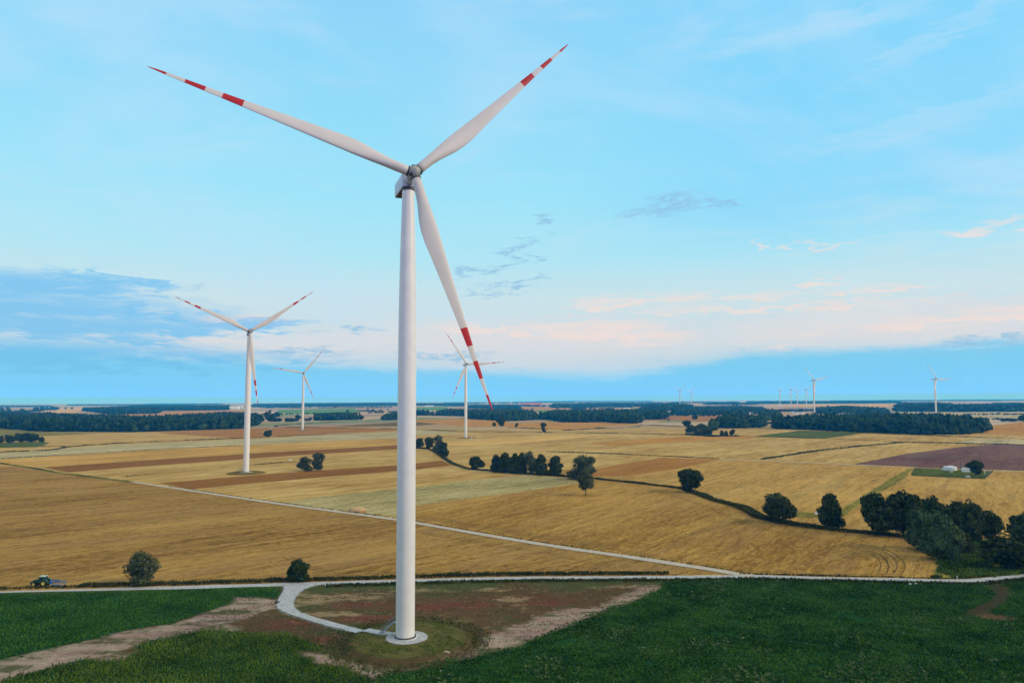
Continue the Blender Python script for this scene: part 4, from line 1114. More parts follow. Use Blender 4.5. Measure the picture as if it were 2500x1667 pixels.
tree('ditch_tree', 'big grey-green tree behind the one with a bare trunk', 1386, 1455, 1111, 1171, 'willow', 0)
tree('field_tree', 'grey-green tree with a bare trunk in the stubble', 1409, 1452, 1148, 1210, 'willow', 3)
tree('ditch_tree', 'lone big dark tree in the middle of the right fields', 1660, 1722, 1145, 1203, 'round', 1)
tree('ditch_tree', 'broad dark tree leaning over the ditch left of the white sign', 1866, 1944, 1205, 1277, 'round', 0)
tree('ditch_tree', 'upright dark tree right of the white sign', 2003, 2064, 1205, 1291, 'tall', 1)
GB = 'grove at the right edge of the fields'
for lab, nm_, a in [('spreading dark tree at the left end of the right-hand grove', 'grove_tree', (2116, 2202, 1209, 1308, 'round', 0)),
                    ('tallest dark tree of the right-hand grove', 'grove_tree', (2184, 2264, 1201, 1311, 'round', 1)),
                    ('dark tree behind the pale willow in the grove', 'grove_tree', (2250, 2322, 1212, 1305, 'round', 2)),
                    ('slim loose tree right of the pale willow', 'grove_tree', (2318, 2358, 1224, 1300, 'open', 0)),
                    ('ragged tall tree near the right end of the grove', 'grove_tree', (2352, 2408, 1221, 1325, 'open', 1)),
                    ('smaller loose tree at the right end of the grove', 'grove_tree', (2405, 2455, 1249, 1322, 'open', 0)),
                    ('pale green willow in front of the grove, left half', 'grove_willow', (2224, 2304, 1240, 1345, 'willow', 2)),
                    ('pale green willow in front of the grove, lowest one', 'grove_willow', (2262, 2350, 1246, 1368, 'willow', 2)),
                    ('low rounded willow bush at the right foot of the willows', 'grove_bush', (2308, 2374, 1284, 1352, 'bush', 2)),
                    ('big dark bush at the right edge by the road', 'grove_bush', (2418, 2540, 1300, 1394, 'bush', 0)),
                    ('tree cut by the right edge above the dark bush', 'grove_tree', (2472, 2545, 1252, 1345, 'open', 1))]:
    tree(nm_, lab, a[0], a[1], a[2], a[3], a[4], a[5], GB)
tree('compound_tree', 'dark tree inside the fenced plot with white tanks', 2367, 2401, 1124, 1161, 'round', 1)
GL = 'bushes on the green plot at the left edge'
for lab, a in [('bush cut by the left edge on the green plot', (-12, 6, 1063, 1083)), ('second bush from the left on the green plot', (11, 34, 1060, 1082)), ('left half of the widest bush clump on the green plot', (36, 63, 1056, 1080)),
               ('right half of the widest bush clump on the green plot', (58, 90, 1055, 1080)), ('small bush at the right tip of the green plot', (94, 107, 1065, 1080))]:
    tree('plot_bush', lab, *a, 'bush', 0, GL)
GM = 'shrubs in front of the rounded wood'
for lab, a in [('round purple-dark shrub left of the willow shrubs', (1666, 1687, 1026, 1043, 'round', 1)), ('left one of the willow shrubs before the rounded wood', (1675, 1702, 1036, 1056, 'bush', 2)),
               ('highest of the willow shrubs before the rounded wood', (1698, 1732, 1033, 1060, 'bush', 2)), ('front willow shrub before the rounded wood', (1692, 1718, 1044, 1062, 'bush', 1)),
               ('right front willow shrub before the rounded wood', (1714, 1741, 1042, 1062, 'bush', 2)), ('left one of three small trees on the hedge', (1757, 1769, 1050, 1063, 'tall', 0)),
               ('middle one of three small trees on the hedge', (1767, 1779, 1051, 1063, 'tall', 1)), ('right one of three small trees on the hedge', (1781, 1794, 1048, 1063, 'round', 0)),
               ('dark lone tree on the brown field behind the shrubs', (1690, 1704, 1012, 1025, 'round', 0)), ('small dark tree by the road before the forest, left', (1257, 1265, 1032, 1044, 'round', 0)),
               ('upper tree of the stacked pair before the central forest', (1320, 1334, 1031, 1047, 'round', 1)), ('lower tree of the stacked pair before the central forest', (1323, 1333, 1043, 1056, 'round', 0)),
               ('dark tree jutting out in front of the forest belt', (1212, 1233, 1018, 1042, 'round', 1)), ('little shrub beside the tree jutting from the belt', (1202, 1211, 1030, 1041, 'bush', 0)),
               ('dark shrub on the road beyond the long forest, left', (2445, 2456, 1022, 1029, 'bush', 0)), ('dark double shrub beyond the long forest, right', (2456, 2486, 1020, 1029, 'bush', 0)),
               ('dark tree cut by the right edge beyond the forest', (2490, 2512, 1013, 1030, 'round', 0)), ('low shrub in the forest gap', (1868, 1893, 1029, 1035, 'bush', 0))]:
    tree('distant_tree' if 'shrub' not in lab else 'distant_bush', lab, *a, GM if 'willow' in lab or 'three' in lab else None)
FARG = 'small far trees scattered across the plain'
far_spots = [(625, 1030, 14, 18), (640, 1029, 10, 12), (652, 1027, 14, 22), (665, 1030, 16, 20), (676, 1019, 14, 14), (658, 1012, 8, 12), (700, 1030, 10, 10), (708, 1030, 8, 8), (727, 1028, 13, 16), (739, 1028, 9, 12),
             (757, 1027, 9, 9), (883, 1025, 12, 11), (848, 1008, 8, 8), (757, 996, 6, 6), (818, 996, 6, 7), (875, 994, 5, 6), (908, 993, 6, 6), (690, 995, 5, 5), (700, 995, 5, 5), (720, 996, 5, 5), (898, 1001, 6, 4), (930, 1002, 6, 4),
             (946, 1001, 6, 4), (910, 1002, 8, 4), (20, 1004, 10, 10), (54, 1005, 12, 8), (86, 1003, 14, 9), (142, 999, 7, 5), (160, 999, 5, 5), (175, 999, 6, 5), (5, 1006, 10, 12), (1405, 1000, 8, 4), (1440, 1001, 6, 3),
             (1360, 999, 7, 4), (1300, 1001, 8, 4), (1632, 1027, 5, 5), (1728, 1015, 14, 7), (1742, 1016, 9, 7), (2418, 1011, 4, 3), (2439, 1011, 8, 4), (2402, 1027, 8, 5), (2412, 1026, 8, 5), (1790, 990, 10, 7), (1800, 991, 8, 5)]
for x, y, wd_, hg in far_spots:
    tree('far_tree', 'small blue-dark tree standing singly on the far plain', x - wd_ / 2, x + wd_ / 2, y - hg, y, 'round', rnd.choice((0, 1)), FARG)

# ---------------------------------------------------------------- wind turbines
HUB_H = 105.0
TILT, CONE, ROT_R, OVER = R(11.25), R(3.53), 57.87, 6.12


def blade_mesh():
    st = [(0.022, 2.25, 1), (0.05, 2.25, 1), (0.09, 2.3, .9), (0.13, 2.65, .65), (0.17, 3.2, .4), (0.21, 3.72, .2), (0.25, 3.95, .08), (0.30, 3.85, 0), (0.37, 3.4, 0), (0.46, 2.85, 0), (0.56, 2.3, 0), (0.668, 1.72, 0),
          (0.668, 1.72, 0), (0.742, 1.38, 0), (0.742, 1.38, 0), (0.803, 1.15, 0), (0.803, 1.15, 0), (0.873, 0.9, 0), (0.873, 0.9, 0), (0.937, 0.62, 0), (0.937, 0.62, 0), (0.97, 0.42, 0), (0.99, 0.24, 0), (1.0, 0.06, 0)]
    K = 28
    V = []; Fc = []; mi = []
    for r_, ch, circ in st:
        z = r_ * ROT_R
        tw = math.radians(12 * (1 - r_) ** 2 - 1)
        thick = 0.22 if r_ < 0.5 else 0.17
        for k in range(K):
            a = 2 * math.pi * k / K
            cx, cy = math.cos(a) * ch / 2, math.sin(a) * ch / 2          # circle
            # airfoil: x from leading (-0.30c) to trailing (+0.70c)
            xx = (1 + math.cos(a)) / 2
            yt = thick * 1.55 * (1.0 * math.sqrt(max(0, 1 - xx)) * (0.35 + 0.9 * xx)) * math.sin(a) / max(0.35, abs(math.sin(a))) if False else 0
            tt = 5 * thick * (0.2969 * math.sqrt(1 - xx if xx < 1 else 0) - 0.126 * (1 - xx) - 0.3516 * (1 - xx) ** 2 + 0.2843 * (1 - xx) ** 3 - 0.1036 * (1 - xx) ** 4)
            ax = -((xx) - 0.0) * ch + 0.70 * ch                          # trailing edge at +0.70c, leading edge at -0.30c
            ay = (1 if math.sin(a) >= 0 else -1) * tt * ch
            x = cx * -1 * circ + ax * (1 - circ); y = cy * circ + ay * (1 - circ)
            x, y = x * math.cos(tw) - y * math.sin(tw), x * math.sin(tw) + y * math.cos(tw)
            V.append((x, y, z))
    n = len(st)
    reds = ((0.668, 0.742), (0.803, 0.873), (0.937, 1.0))
    for i in range(n - 1):
        if st[i][0] == st[i + 1][0]: continue
        mid = (st[i][0] + st[i + 1][0]) / 2
        red = any(a < mid < b for a, b in reds)
        for k in range(K):
            Fc.append((i * K + k, i * K + (k + 1) % K, (i + 1) * K + (k + 1) % K, (i + 1) * K + k)); mi.append(1 if red else 0)
    Fc.append(tuple(range(K))[::-1]); mi.append(0)
    Fc.append(tuple((n - 1) * K + k for k in range(K))); mi.append(1)
    me = bpy.data.meshes.new('blade'); me.from_pydata(V, [], Fc)
    me.materials.append(M['blade_paint']); me.materials.append(M['red_paint'])
    me.polygons.foreach_set('material_index', mi); me.polygons.foreach_set('use_smooth', [True] * len(Fc)); me.update()
    return me


BL = blade_mesh()
TOWER_TOP = HUB_H - 0.80
tb = MB()
prof = [(2.30, 0.0), (2.30, 0.9), (2.13, 1.3)]
for z in (20, 40, 62, 75): prof += [(2.13 - 0.0015 * z * (z > 60), z)]
prof += [(1.86, 87), (1.60, 97), (1.42, TOWER_TOP)]
zs = [20.0, 45.0, 72.0]
tb.lathe([(2.13, 0.35), (2.13, 10), (2.13, 20), (2.13, 33), (2.125, 45), (2.11, 56), (2.09, 65), (2.03, 74), (1.93, 82), (1.78, 90), (1.60, 97), (1.40, TOWER_TOP)], 64)
TOWER = tb.mesh('tower', M['white_paint'])
SEAMS = []
for zz_, r_ in ((20.0, 2.13), (45.0, 2.125), (73.5, 2.035)):
    q = MB(); q.lathe([(r_ - 0.01, -0.06), (r_ + 0.022, -0.05), (r_ + 0.022, 0.05), (r_ - 0.01, 0.06)], 64, smooth=False); SEAMS.append((zz_, q.mesh('flange_seam', M['white_paint'])))
# nacelle (local frame: +Y = towards the rotor front)
nb_ = MB()
nb_.box((0, -3.6, 0.05), (3.3, 9.6, 3.4), bevel=0.3); nb_.cone((0, 1.0, 0.05), (0, 3.6, 0.05), 1.35, 1.15, 24)
NAC = nb_.mesh('nacelle', M['nacelle_paint'])
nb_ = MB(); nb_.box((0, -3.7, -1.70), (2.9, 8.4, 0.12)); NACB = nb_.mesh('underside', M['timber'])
nb_ = MB(); nb_.cone((0.7, -7.6, 1.8), (0.7, -7.6, 3.0), 0.05, 0.04, 6).cone((-0.7, -7.6, 1.8), (-0.7, -7.6, 2.7), 0.05, 0.04, 6).box((0, -7.6, 2.6), (1.6, 0.08, 0.08)); NACM = nb_.mesh('weather_mast', M['dark_metal'])
nb_ = MB(); nb_.lathe([(1.55, -0.5), (1.6, 0), (1.5, 0.35)], 32); YAWR = nb_.mesh('yaw_ring', M['dark_metal'])
# spinner: lathe around Y
sp_ = MB(); sp_.lathe([(0.02, 2.15), (0.55, 2.02), (1.0, 1.72), (1.35, 1.25), (1.52, 0.7), (1.58, 0.0), (1.55, -0.7), (1.42, -1.5), (1.40, -1.75), (0.02, -1.78)], 36)
SPN = sp_.mesh('spinner', M['spinner'])
sp_ = MB(); sp_.box((0, 0, 0), (0.78, 0.78, 0.12))
HATCH = sp_.mesh('hatch', M['dark_metal'])
HATM = [Matrix.Rotation(R(60 + 120 * k), 4, 'Z') @ Matrix.Translation((0, 1.40, 1.16)) @ Matrix.Rotation(R(-48), 4, 'X') @ Matrix.Rotation(R(45), 4, 'Z') for k in range(3)]

cl = MB(); cl.lathe([(1.2, 0.0), (1.22, 0.05), (1.22, 0.28), (1.2, 0.33)], 28); COLLAR = cl.mesh('root_collar', M['dark_metal'])
# foundation ring and bolts
fr = MB(); fr.lathe([(2.13, 0.30), (2.75, 0.30), (2.75, -0.35)], 64); FND = fr.mesh('foundation_ring', M['concrete'])
br = MB()
br.lathe([(2.18, 0.31), (2.46, 0.31), (2.46, 0.40), (2.16, 0.44)], 64)
for k in range(80):
    a = 2 * math.pi * k / 80; br.cone((2.33 * math.cos(a), 2.33 * math.sin(a), 0.36), (2.33 * math.cos(a), 2.33 * math.sin(a), 0.62), 0.045, 0.045, 6)
BOLT = br.mesh('bolt_ring', M['dark_metal'])
# entrance stairs towards -X, door
stz = 3.0
def stairs_mesh():
    s_ = MB()
    s_.box((-2.75, 0, stz), (1.3, 1.3, 0.08))
    for k in range(12):
        f_ = (k + 0.5) / 12
        s_.box((-3.4 - (1 - f_) * 3.6, 0, stz * f_), (0.28, 1.0, 0.05))
    for yy in (-0.6, 0.6):
        s_.cone((-3.4, yy, stz), (-7.1, yy, 0.05), 0.07, 0.07, 6)
        s_.cone((-3.4, yy, stz + 1.05), (-7.1, yy, 1.1), 0.04, 0.04, 6)
        s_.cone((-2.1, yy, stz + 1.05), (-3.4, yy, stz + 1.05), 0.04, 0.04, 6)
        for k in range(6):
            f_ = k / 5; x = -3.4 - f_ * 3.7; z = stz * (1 - f_)
            s_.cone((x, yy, z), (x, yy, z + 1.07), 0.035, 0.035, 6)
        s_.cone((-3.35, yy, stz), (-3.35, yy, 0), 0.05, 0.05, 6)
    return s_.mesh('entrance_stairs', M['steel'])
STAIR = stairs_mesh()
dm = MB(); dm.box((-2.12, 0, stz + 1.1), (0.14, 0.95, 2.1), bevel=0.03); DOOR = dm.mesh('door', M['nacelle_paint'])


def turbine(label, X, Y, yaw, phase, z=0.0, stair_az=None, detail=True):
    o = empty('wind_turbine', (X, Y, z))
    tag(o, label, 'wind turbine', 'wind turbines of the wind farm')
    tw_ = link('tower', TOWER, o)
    if detail:
        rs = 0.0 if stair_az is None else stair_az
        d_ = link('door', DOOR, tw_); d_.rotation_euler = (0, 0, rs)
        for zz_, me_ in SEAMS:
            link('flange_seam', me_, tw_).location = (0, 0, zz_)
        f_ = link('foundation_ring', FND, o); b_ = link('bolt_ring', BOLT, f_)
        s_ = link('entrance_stairs', STAIR, o); s_.rotation_euler = (0, 0, rs)
    Hn = Matrix.Translation((0, 0, HUB_H + 0.98)) @ Matrix.Rotation(R(180) + yaw, 4, 'Z') @ Matrix.Rotation(R(1.5), 4, 'X')
    nc = link('nacelle', NAC, o)
    nc.matrix_local = Hn
    if detail:
        link('underside', NACB, nc); link('weather_mast', NACM, nc)
        y_ = link('yaw_ring', YAWR, o); y_.location = (0, 0, TOWER_TOP)
    ax = Vector((math.sin(yaw) * math.cos(TILT), -math.cos(yaw) * math.cos(TILT), math.sin(TILT)))
    sd_ = Vector((math.cos(yaw), math.sin(yaw), 0)); up = sd_.cross(ax)
    if up.z < 0: up = -up
    hub = Vector((0, 0, HUB_H)) + ax * OVER
    # spinner: local z along the axis, local y along blade 1
    d0 = sd_ * math.sin(phase) + up * math.cos(phase)
    x0 = d0.cross(ax)
    sn = link('spinner', SPN, o)
    sn.matrix_local = Matrix(((x0.x, d0.x, ax.x, hub.x), (x0.y, d0.y, ax.y, hub.y), (x0.z, d0.z, ax.z, hub.z), (0, 0, 0, 1)))
    if detail:
        for hm_ in HATM:
            link('hatch', HATCH, sn).matrix_local = hm_
    for k in range(3):
        t_ = phase + k * 2 * math.pi / 3
        d_ = sd_ * math.sin(t_) + up * math.cos(t_)
        zl = (d_ * math.cos(CONE) + ax * math.sin(CONE)).normalized()
        tr = (sd_ * math.cos(t_) - up * math.sin(t_))      # clockwise side = trailing edge
        tr = (tr - zl * tr.dot(zl)).normalized()
        yl = zl.cross(tr)
        b_ = link('blade', BL, o)
        b_.matrix_local = Matrix(((tr.x, yl.x, zl.x, hub.x), (tr.y, yl.y, zl.y, hub.y), (tr.z, yl.z, zl.z, hub.z), (0, 0, 0, 1)))
        if detail:
            c_ = link('root_collar', COLLAR, b_); c_.location = (0, 0, 1.30)
    return o


sa = math.atan2(G(945, 1556).y - TB.y, G(945, 1556).x - TB.x) - math.pi
T1 = turbine('huge white wind turbine in the foreground with red-striped blades', TB.x, TB.y, R(20.40), R(285.9), 0.0, sa)
for c in T1.children:
    if c.name.split('.')[0] in ('foundation_ring', 'entrance_stairs'):
        c.location.z = MOUND_Z
turbine('second largest wind turbine, left in the golden strips', -201.5, 551.0, R(23.67), R(294.24), 0.9, R(10))
turbine('white turbine between the second largest and the foreground one', -389.45, 1345.9, R(16.43), R(278.31), 0.0, R(150))
turbine('white turbine partly crossed by the foreground blade tip', -67.6, 1050.9, R(20.18), R(326.64), 0.0, R(170))
turbine('white turbine behind the long dark forest, in front of the cluster', 861.7, 2065.8, R(22.56), R(317.45), 0.0, None, False)
turbine('rightmost white turbine behind the long dark forest', 1159.1, 1980.8, R(21.81), R(331.5), 0.0, None, False)


def far_turb(label, hx, hy, phase):
    d = ray(hx, hy); t_ = (HUB_H - CAM_H) / d.z
    turbine(label, d.x * t_ - 2, d.y * t_ + 5, R(22), R(phase), 0.0, None, False)


far_turb('left one of the two tiny turbines right of centre', 1660.5, 953.6, 296)
far_turb('right one of the two tiny turbines right of centre', 1688.4, 955.9, 35)
far_turb('first from left of the four tiny turbines in the cluster', 1904.6, 953.8, 70)
far_turb('second from left of the four tiny turbines in the cluster', 1931.4, 951.6, 335)
far_turb('third from left of the four tiny turbines in the cluster', 1947.3, 956.3, 90)
far_turb('fourth from left of the tiny cluster, next to the bigger turbine', 1969, 951.8, 60)
# grass mound under the second turbine
mm = MB(); mm.lathe([(0.01, 0.92), (11.5, 0.9), (14.5, 0.0)], 48)
mo = mm.build('grass_mound', M['olive_crop']); mo.location = (-201.5, 551.0, 0); tag(mo, kind='structure')
mm = MB(); mm.lathe([(0.01, 0.96), (4.6, 0.95), (4.6, 0.9)], 40)
mo = mm.build('gravel_pad', M['gravel']); mo.location = (-201.5, 551.0, 0); tag(mo, kind='structure')
for X, Y in ((-389.45, 1345.9), (-67.6, 1050.9)):
    mm = MB(); mm.lathe([(0.01, 0.30), (12, 0.28), (15, 0.0)], 40)
    mo = mm.build('grass_mound', M['olive_crop']); mo.location = (X, Y, 0); tag(mo, kind='structure')

# ---------------------------------------------------------------- tractor and plough
def wheel(parent, x, y, r_, wd_, rim):
    w1 = MB()
    w1.lathe([(rim, -wd_ / 2), (r_ * 0.93, -wd_ / 2), (r_, -wd_ * 0.36), (r_, wd_ * 0.36), (r_ * 0.93, wd_ / 2), (rim, wd_ / 2)], 32)
    for k in range(20):
        a = 2 * math.pi * k / 20
        w1.box((r_ * math.cos(a), r_ * math.sin(a), 0), (0.07, 0.09, wd_ * 0.95), rot=Matrix.Rotation(a, 4, 'Z'))
    o = w1.build('wheel', M['rubber'], parent)
    o.location = (x, y, r_); o.rotation_euler = (R(90), 0, 0)
    w2 = MB(); w2.lathe([(0.02, wd_ * 0.20), (rim * 0.45, wd_ * 0.22), (rim * 0.6, wd_ * 0.12), (rim * 0.92, wd_ * 0.2), (rim * 1.02, wd_ * 0.46), (rim * 1.02, -wd_ * 0.46), (rim * .92, -wd_ * .2), (0.02, -wd_ * 0.2)], 28)
    w2.build('rim', M['rim_yellow'], o)
    return o


def tractor(p, rz):
    """built facing -X"""
    o = empty('tractor', p, rz)
    tag(o, 'green tractor with yellow wheel rims driving left along the stubble edge', 'tractor')
    b_ = MB()
    b_.prism([(-2.45, 1.05), (-2.5, 1.55), (-2.2, 1.85), (-0.55, 2.12), (-0.55, 1.0)], -0.48, 0.48)
    b_.box((-1.2, 0, 0.85), (2.6, 0.6, 0.5), bevel=0.05)
    b_.box((0.6, 0, 1.15), (1.7, 1.0, 0.9), bevel=0.08)
    b_.build('body', M['tractor_green'], o)
    c_ = MB(); c_.prism([(-0.55, 1.45), (-0.42, 2.72), (1.0, 2.72), (1.25, 1.45)], -0.72, 0.72); cb = c_.build('cab', M['glass_dark'], o)
    c_ = MB(); c_.box((0.28, 0, 2.84), (1.75, 1.62, 0.2), bevel=0.07); c_.build('roof', plain('cab_roof', (0.50, 0.58, 0.40, 1), 0.4, 0.5), cb)
    c_ = MB()
    for yy in (-0.74, 0.74):
        c_.cone((-0.55, yy, 1.45), (-0.42, yy, 2.75), 0.045, 0.045, 6).cone((1.25, yy, 1.45), (1.0, yy, 2.75), 0.045, 0.045, 6).cone((0.45, yy, 1.45), (0.4, yy, 2.75), 0.04, 0.04, 6)
    c_.build('cab_frame', M['tractor_green'], cb)
    c_ = MB(); c_.cone((-0.85, -0.3, 1.9), (-0.85, -0.3, 2.85), 0.05, 0.05, 8); c_.build('exhaust', M['dark_metal'], o)
    c_ = MB(); c_.box((-3.05, 0, 0.95), (0.5, 1.0, 0.55), bevel=0.08).box((-2.65, 0, 0.8), (0.4, 0.5, 0.25)); c_.build('front_weight', M['dark_metal'], o)
    for yy in (-0.95, 0.95):
        c_ = MB(); pts = [(1.0 + 1.12 * math.cos(R(a)), 0.95 + 1.12 * math.sin(R(a))) for a in range(20, 161, 14)] + [(1.0 + 1.02 * math.cos(R(a)), 0.95 + 1.02 * math.sin(R(a))) for a in range(160, 19, -14)]
        c_.prism(pts, yy - 0.28, yy + 0.28); c_.build('fender', M['tractor_green'], o)
        wheel(o, 1.0, yy, 0.97, 0.55, 0.58); wheel(o, -1.9, yy * 0.92, 0.70, 0.42, 0.42)
        c_ = MB(); c_.box((-2.5, yy * 0.34, 1.45), (0.06, 0.22, 0.16)); c_.build('headlight', M['white_wall'], o)
        c_ = MB(); c_.box((-0.75, yy * 1.05, 2.2), (0.08, 0.24, 0.38)).cone((-0.5, yy * 0.75, 2.4), (-0.75, yy * 1.05, 2.35), 0.02, 0.02, 5); c_.build('mirror', M['dark_metal'], o)
    return o


pt = G(98.5, 1430.0)
trz = 0.0
tractor((pt.x + 0.5, pt.y, 0.05), trz)
pl = empty('plough', (pt.x + 3.0, pt.y - 0.2, 0.05))
tag(pl, 'blue reversible plough hitched behind the green tractor', 'plough')
p_ = MB()
p_.box((0.2, 0, 0.95), (0.5, 0.9, 0.7), bevel=0.06).cone((0.2, 0, 1.0), (5.6, -0.9, 1.25), 0.13, 0.10, 8).cone((0.3, 0.3, 1.5), (2.6, -0.2, 1.25), 0.06, 0.06, 6).cone((0.1, 0, 0.6), (0.2, 0, 1.75), 0.09, 0.09, 8)
p_.build('frame', M['plough_blue'], pl)
for k in range(5):
    x = 0.9 + k * 0.98; y = -0.10 - 0.165 * x
    for up_ in (-1, 1):
        q = MB(); q.cone((x, y, 1.08), (x + 0.25, y - 0.12, 1.08 + 0.62 * up_), 0.05, 0.05, 6)
        q.prism([(x - 0.25, 1.05 + 0.88 * up_), (x + 0.15, 1.05 + 0.98 * up_), (x + 0.72, 1.08 + 0.72 * up_), (x + 0.42, 1.08 + 0.40 * up_), (x + 0.0, 1.08 + 0.52 * up_)], y - 0.22, y - 0.14)
        q.build('share', M['plough_blue'] if k < 3 else M['plough_steel'], pl)
q = MB(); q.lathe([(0.12, -0.12), (0.36, -0.12), (0.38, 0), (0.36, 0.12), (0.12, 0.12)], 20)
q = q.build('depth_wheel', M['rubber'], pl); q.location = (5.2, -1.3, 0.38); q.rotation_euler = (R(90), 0, 0)

# ---------------------------------------------------------------- fenced plot
def onpx(x, y): return G(x, y)


tk = onpx(2328.5, 1149)
o = empty('storage_tank', (tk.x, tk.y + 4.4, 0.1)); tag(o, 'wide round white tank with two small vents in the fenced plot', 'tank')
q = MB(); q.lathe([(4.5, 0), (4.5, 2.5), (4.35, 2.6), (0.02, 2.95)], 20, smooth=False); q.build('shell', M['white_wall'], o)
for xx in (0.0, 1.9):
    q = MB(); q.cone((xx, 0.4, 2.8), (xx, 0.4, 3.35), 0.55, 0.55, 12).cone((xx, 0.4, 3.35), (xx, 0.4, 3.55), 0.75, 0.1, 12); q.build('vent', M['white_wall'], o)
ct = onpx(2364, 1152.5)
o = empty('container_building', (ct.x, ct.y + 1.6, 0.1), R(-8)); tag(o, 'white boxy container building beside the plot tree', 'container')
q = MB(); q.box((0, 0, 1.4), (6.2, 2.8, 2.8), bevel=0.05); q.build('wall', M['white_wall'], o)
q = MB(); q.box((0, 0, 2.87), (6.4, 3.0, 0.14)); q.build('roof', M['white_wall'], o)
q = MB(); q.box((1.2, -1.43, 1.1), (0.9, 0.06, 2.0)); q.build('door', M['nacelle_paint'], o)
for lab, x, y, s_ in [('small white lid left of the round tank', 2304.5, 1147, (2.4, 1.6, 0.6)), ('little white lid in front of the round tank', 2324.5, 1152.5, (1.7, 1.4, 0.5)),
                      ('white square cover on the front grass of the plot', 2365.5, 1165.5, (2.2, 2.0, 1.1))]:
    c_ = onpx(x, y)
    o = empty('tank_cover', (c_.x, c_.y + s_[1] / 2, 0.1)); tag(o, lab, 'cover', 'white covers in the fenced plot')
    q = MB(); q.box((0, 0, s_[2] / 2), s_, bevel=0.06); q.build('housing', M['white_wall'], o)
    q = MB(); q.box((0, 0, s_[2] + 0.03), (s_[0] * 0.8, s_[1] * 0.8, 0.08)); q.build('lid', M['concrete'], o)
c_ = onpx(2405, 1157.5)
o = empty('gate_post', (c_.x, c_.y, 0)); tag(o, 'white gate post at the right end of the fenced plot', 'post')
q = MB(); q.box((0, 0, 1.25), (0.3, 0.3, 2.5), bevel=0.03).box((-0.2, 0, 2.5), (1.2, 0.3, 0.25)).box((-0.3, 0, 1.2), (0.7, 0.15, 0.15)); q.build('post', M['white_wall'], o)


def pole(lab, x, ybase, ytop, thick=0.16):
    c_ = onpx(x, ybase); h_ = (ybase - ytop) / pxm(c_)
    o = empty('utility_pole', (c_.x, c_.y, 0)); tag(o, lab, 'utility pole', 'poles by the fenced plot')
    q = MB(); q.cone((-0.25, 0, 0), (0, 0, h_), thick, thick * 0.7, 8).cone((0.35, 0, 0), (0.02, 0, h_ * 0.92), thick * 0.9, thick * 0.6, 8); q.build('mast', M['timber'], o)
    q = MB(); q.box((0, 0, h_ - 0.35), (1.9, 0.14, 0.14)).cone((-0.85, 0, h_ - 0.3), (-0.85, 0, h_), 0.07, 0.05, 6).cone((0.85, 0, h_ - 0.3), (0.85, 0, h_), 0.07, 0.05, 6); q.build('crossarm', M['timber'], o)


pole('shorter wooden pole between the tank and the container', 2346, 1144.5, 1117)
pole('taller wooden pole behind the plot tree', 2393, 1148, 1105)
# fence round the plot
fo = empty('wire_fence', tuple(onpx(2224.6, 1161))); tag(fo, 'dark wire fence round the mown plot with the white tanks', 'fence')
corn = [onpx(*p) for p in ((2235.5, 1143.6), (2424.6, 1151), (2404, 1169.5), (2224.6, 1161))]
of = onpx(2224.6, 1161)
q = MB(); rails = MB()
for i in range(4):
    a, b2 = corn[i] - of, corn[(i + 1) % 4] - of
    L = (b2 - a).length; n_ = int(L / 3.0)
    for k in range(n_):
        p0 = a.lerp(b2, k / n_)
        q.cone(p0, p0 + Vector((0, 0, 1.7)), 0.06, 0.06, 5)
    for hz in (0.25, 0.6, 0.95, 1.3, 1.6):
        rails.cone(a + Vector((0, 0, hz)), b2 + Vector((0, 0, hz)), 0.045, 0.045, 4)
q.build('posts', M['dark_metal'], fo); rails.build('wires', M['dark_metal'], fo)

# ---------------------------------------------------------------- small things
def small_box(name, lab, cat, x, y, s_, material, dz=0.0, rz=0.0):
    c_ = onpx(x, y); q = MB(); q.box((0, 0, s_[2] / 2 + dz), s_, bevel=min(s_) * 0.12)
    if dz > 0.3:
        q.cone((-s_[0] * .3, 0, 0), (-s_[0] * .3, 0, dz), 0.05, 0.05, 6).cone((s_[0] * .3, 0, 0), (s_[0] * .3, 0, dz), 0.05, 0.05, 6)
    o = q.build(name, material); o.location = (c_.x, c_.y, 0.05); o.rotation_euler = (0, 0, rz); tag(o, lab, cat)
    return o


small_box('white_sign', 'white sign board between the two dark trees by the ditch', 'sign', 1996.5, 1258, (2.6, 0.15, 1.3), M['white_wall'], 0.5)
small_box('white_box', 'tiny white box left of the pair of trees', 'box', 708, 1125, (2.2, 1.4, 1.3), M['white_wall'])
small_box('marker_post', 'white marker post on the near verge of the road', 'post', 794.5, 1434, (0.30, 0.22, 0.95), M['white_wall'], 0.0, 0.3)
small_box('marker_post', 'thin pale marker post beside the road at far right', 'post', 2337, 1416, (0.14, 0.14, 1.2), M['white_wall'])
small_box('yellow_post', 'thin yellow post standing on the field edge before the forest', 'post', 1481.5, 1046, (0.45, 0.45, 9.0), M['straw'])
small_box('field_marker', 'small white marker beside the ladder-striped turbine base', 'marker', 1151, 1071.5, (2.6, 1.8, 1.3), M['white_wall'])


def rock(name, lab, cat, x, y, s_, material, z=0.05, seed=1):
    V0, F0 = ico(3); r = np.random.default_rng(seed)
    V = V0 * (1 + (fbm(V0[:, 0] * 2 + 9, V0[:, 1] * 2 + V0[:, 2] * 3 + 9, seed)[:, None] - .5) * 0.7) * np.array(s_) / 2
    V[:, 2] = np.maximum(V[:, 2], -s_[2] * 0.3)
    c_ = onpx(x, y)
    o = link(name, np_mesh(name, V, F0, material, True)); o.location = (c_.x, c_.y, z + s_[2] * 0.28); tag(o, lab, cat)


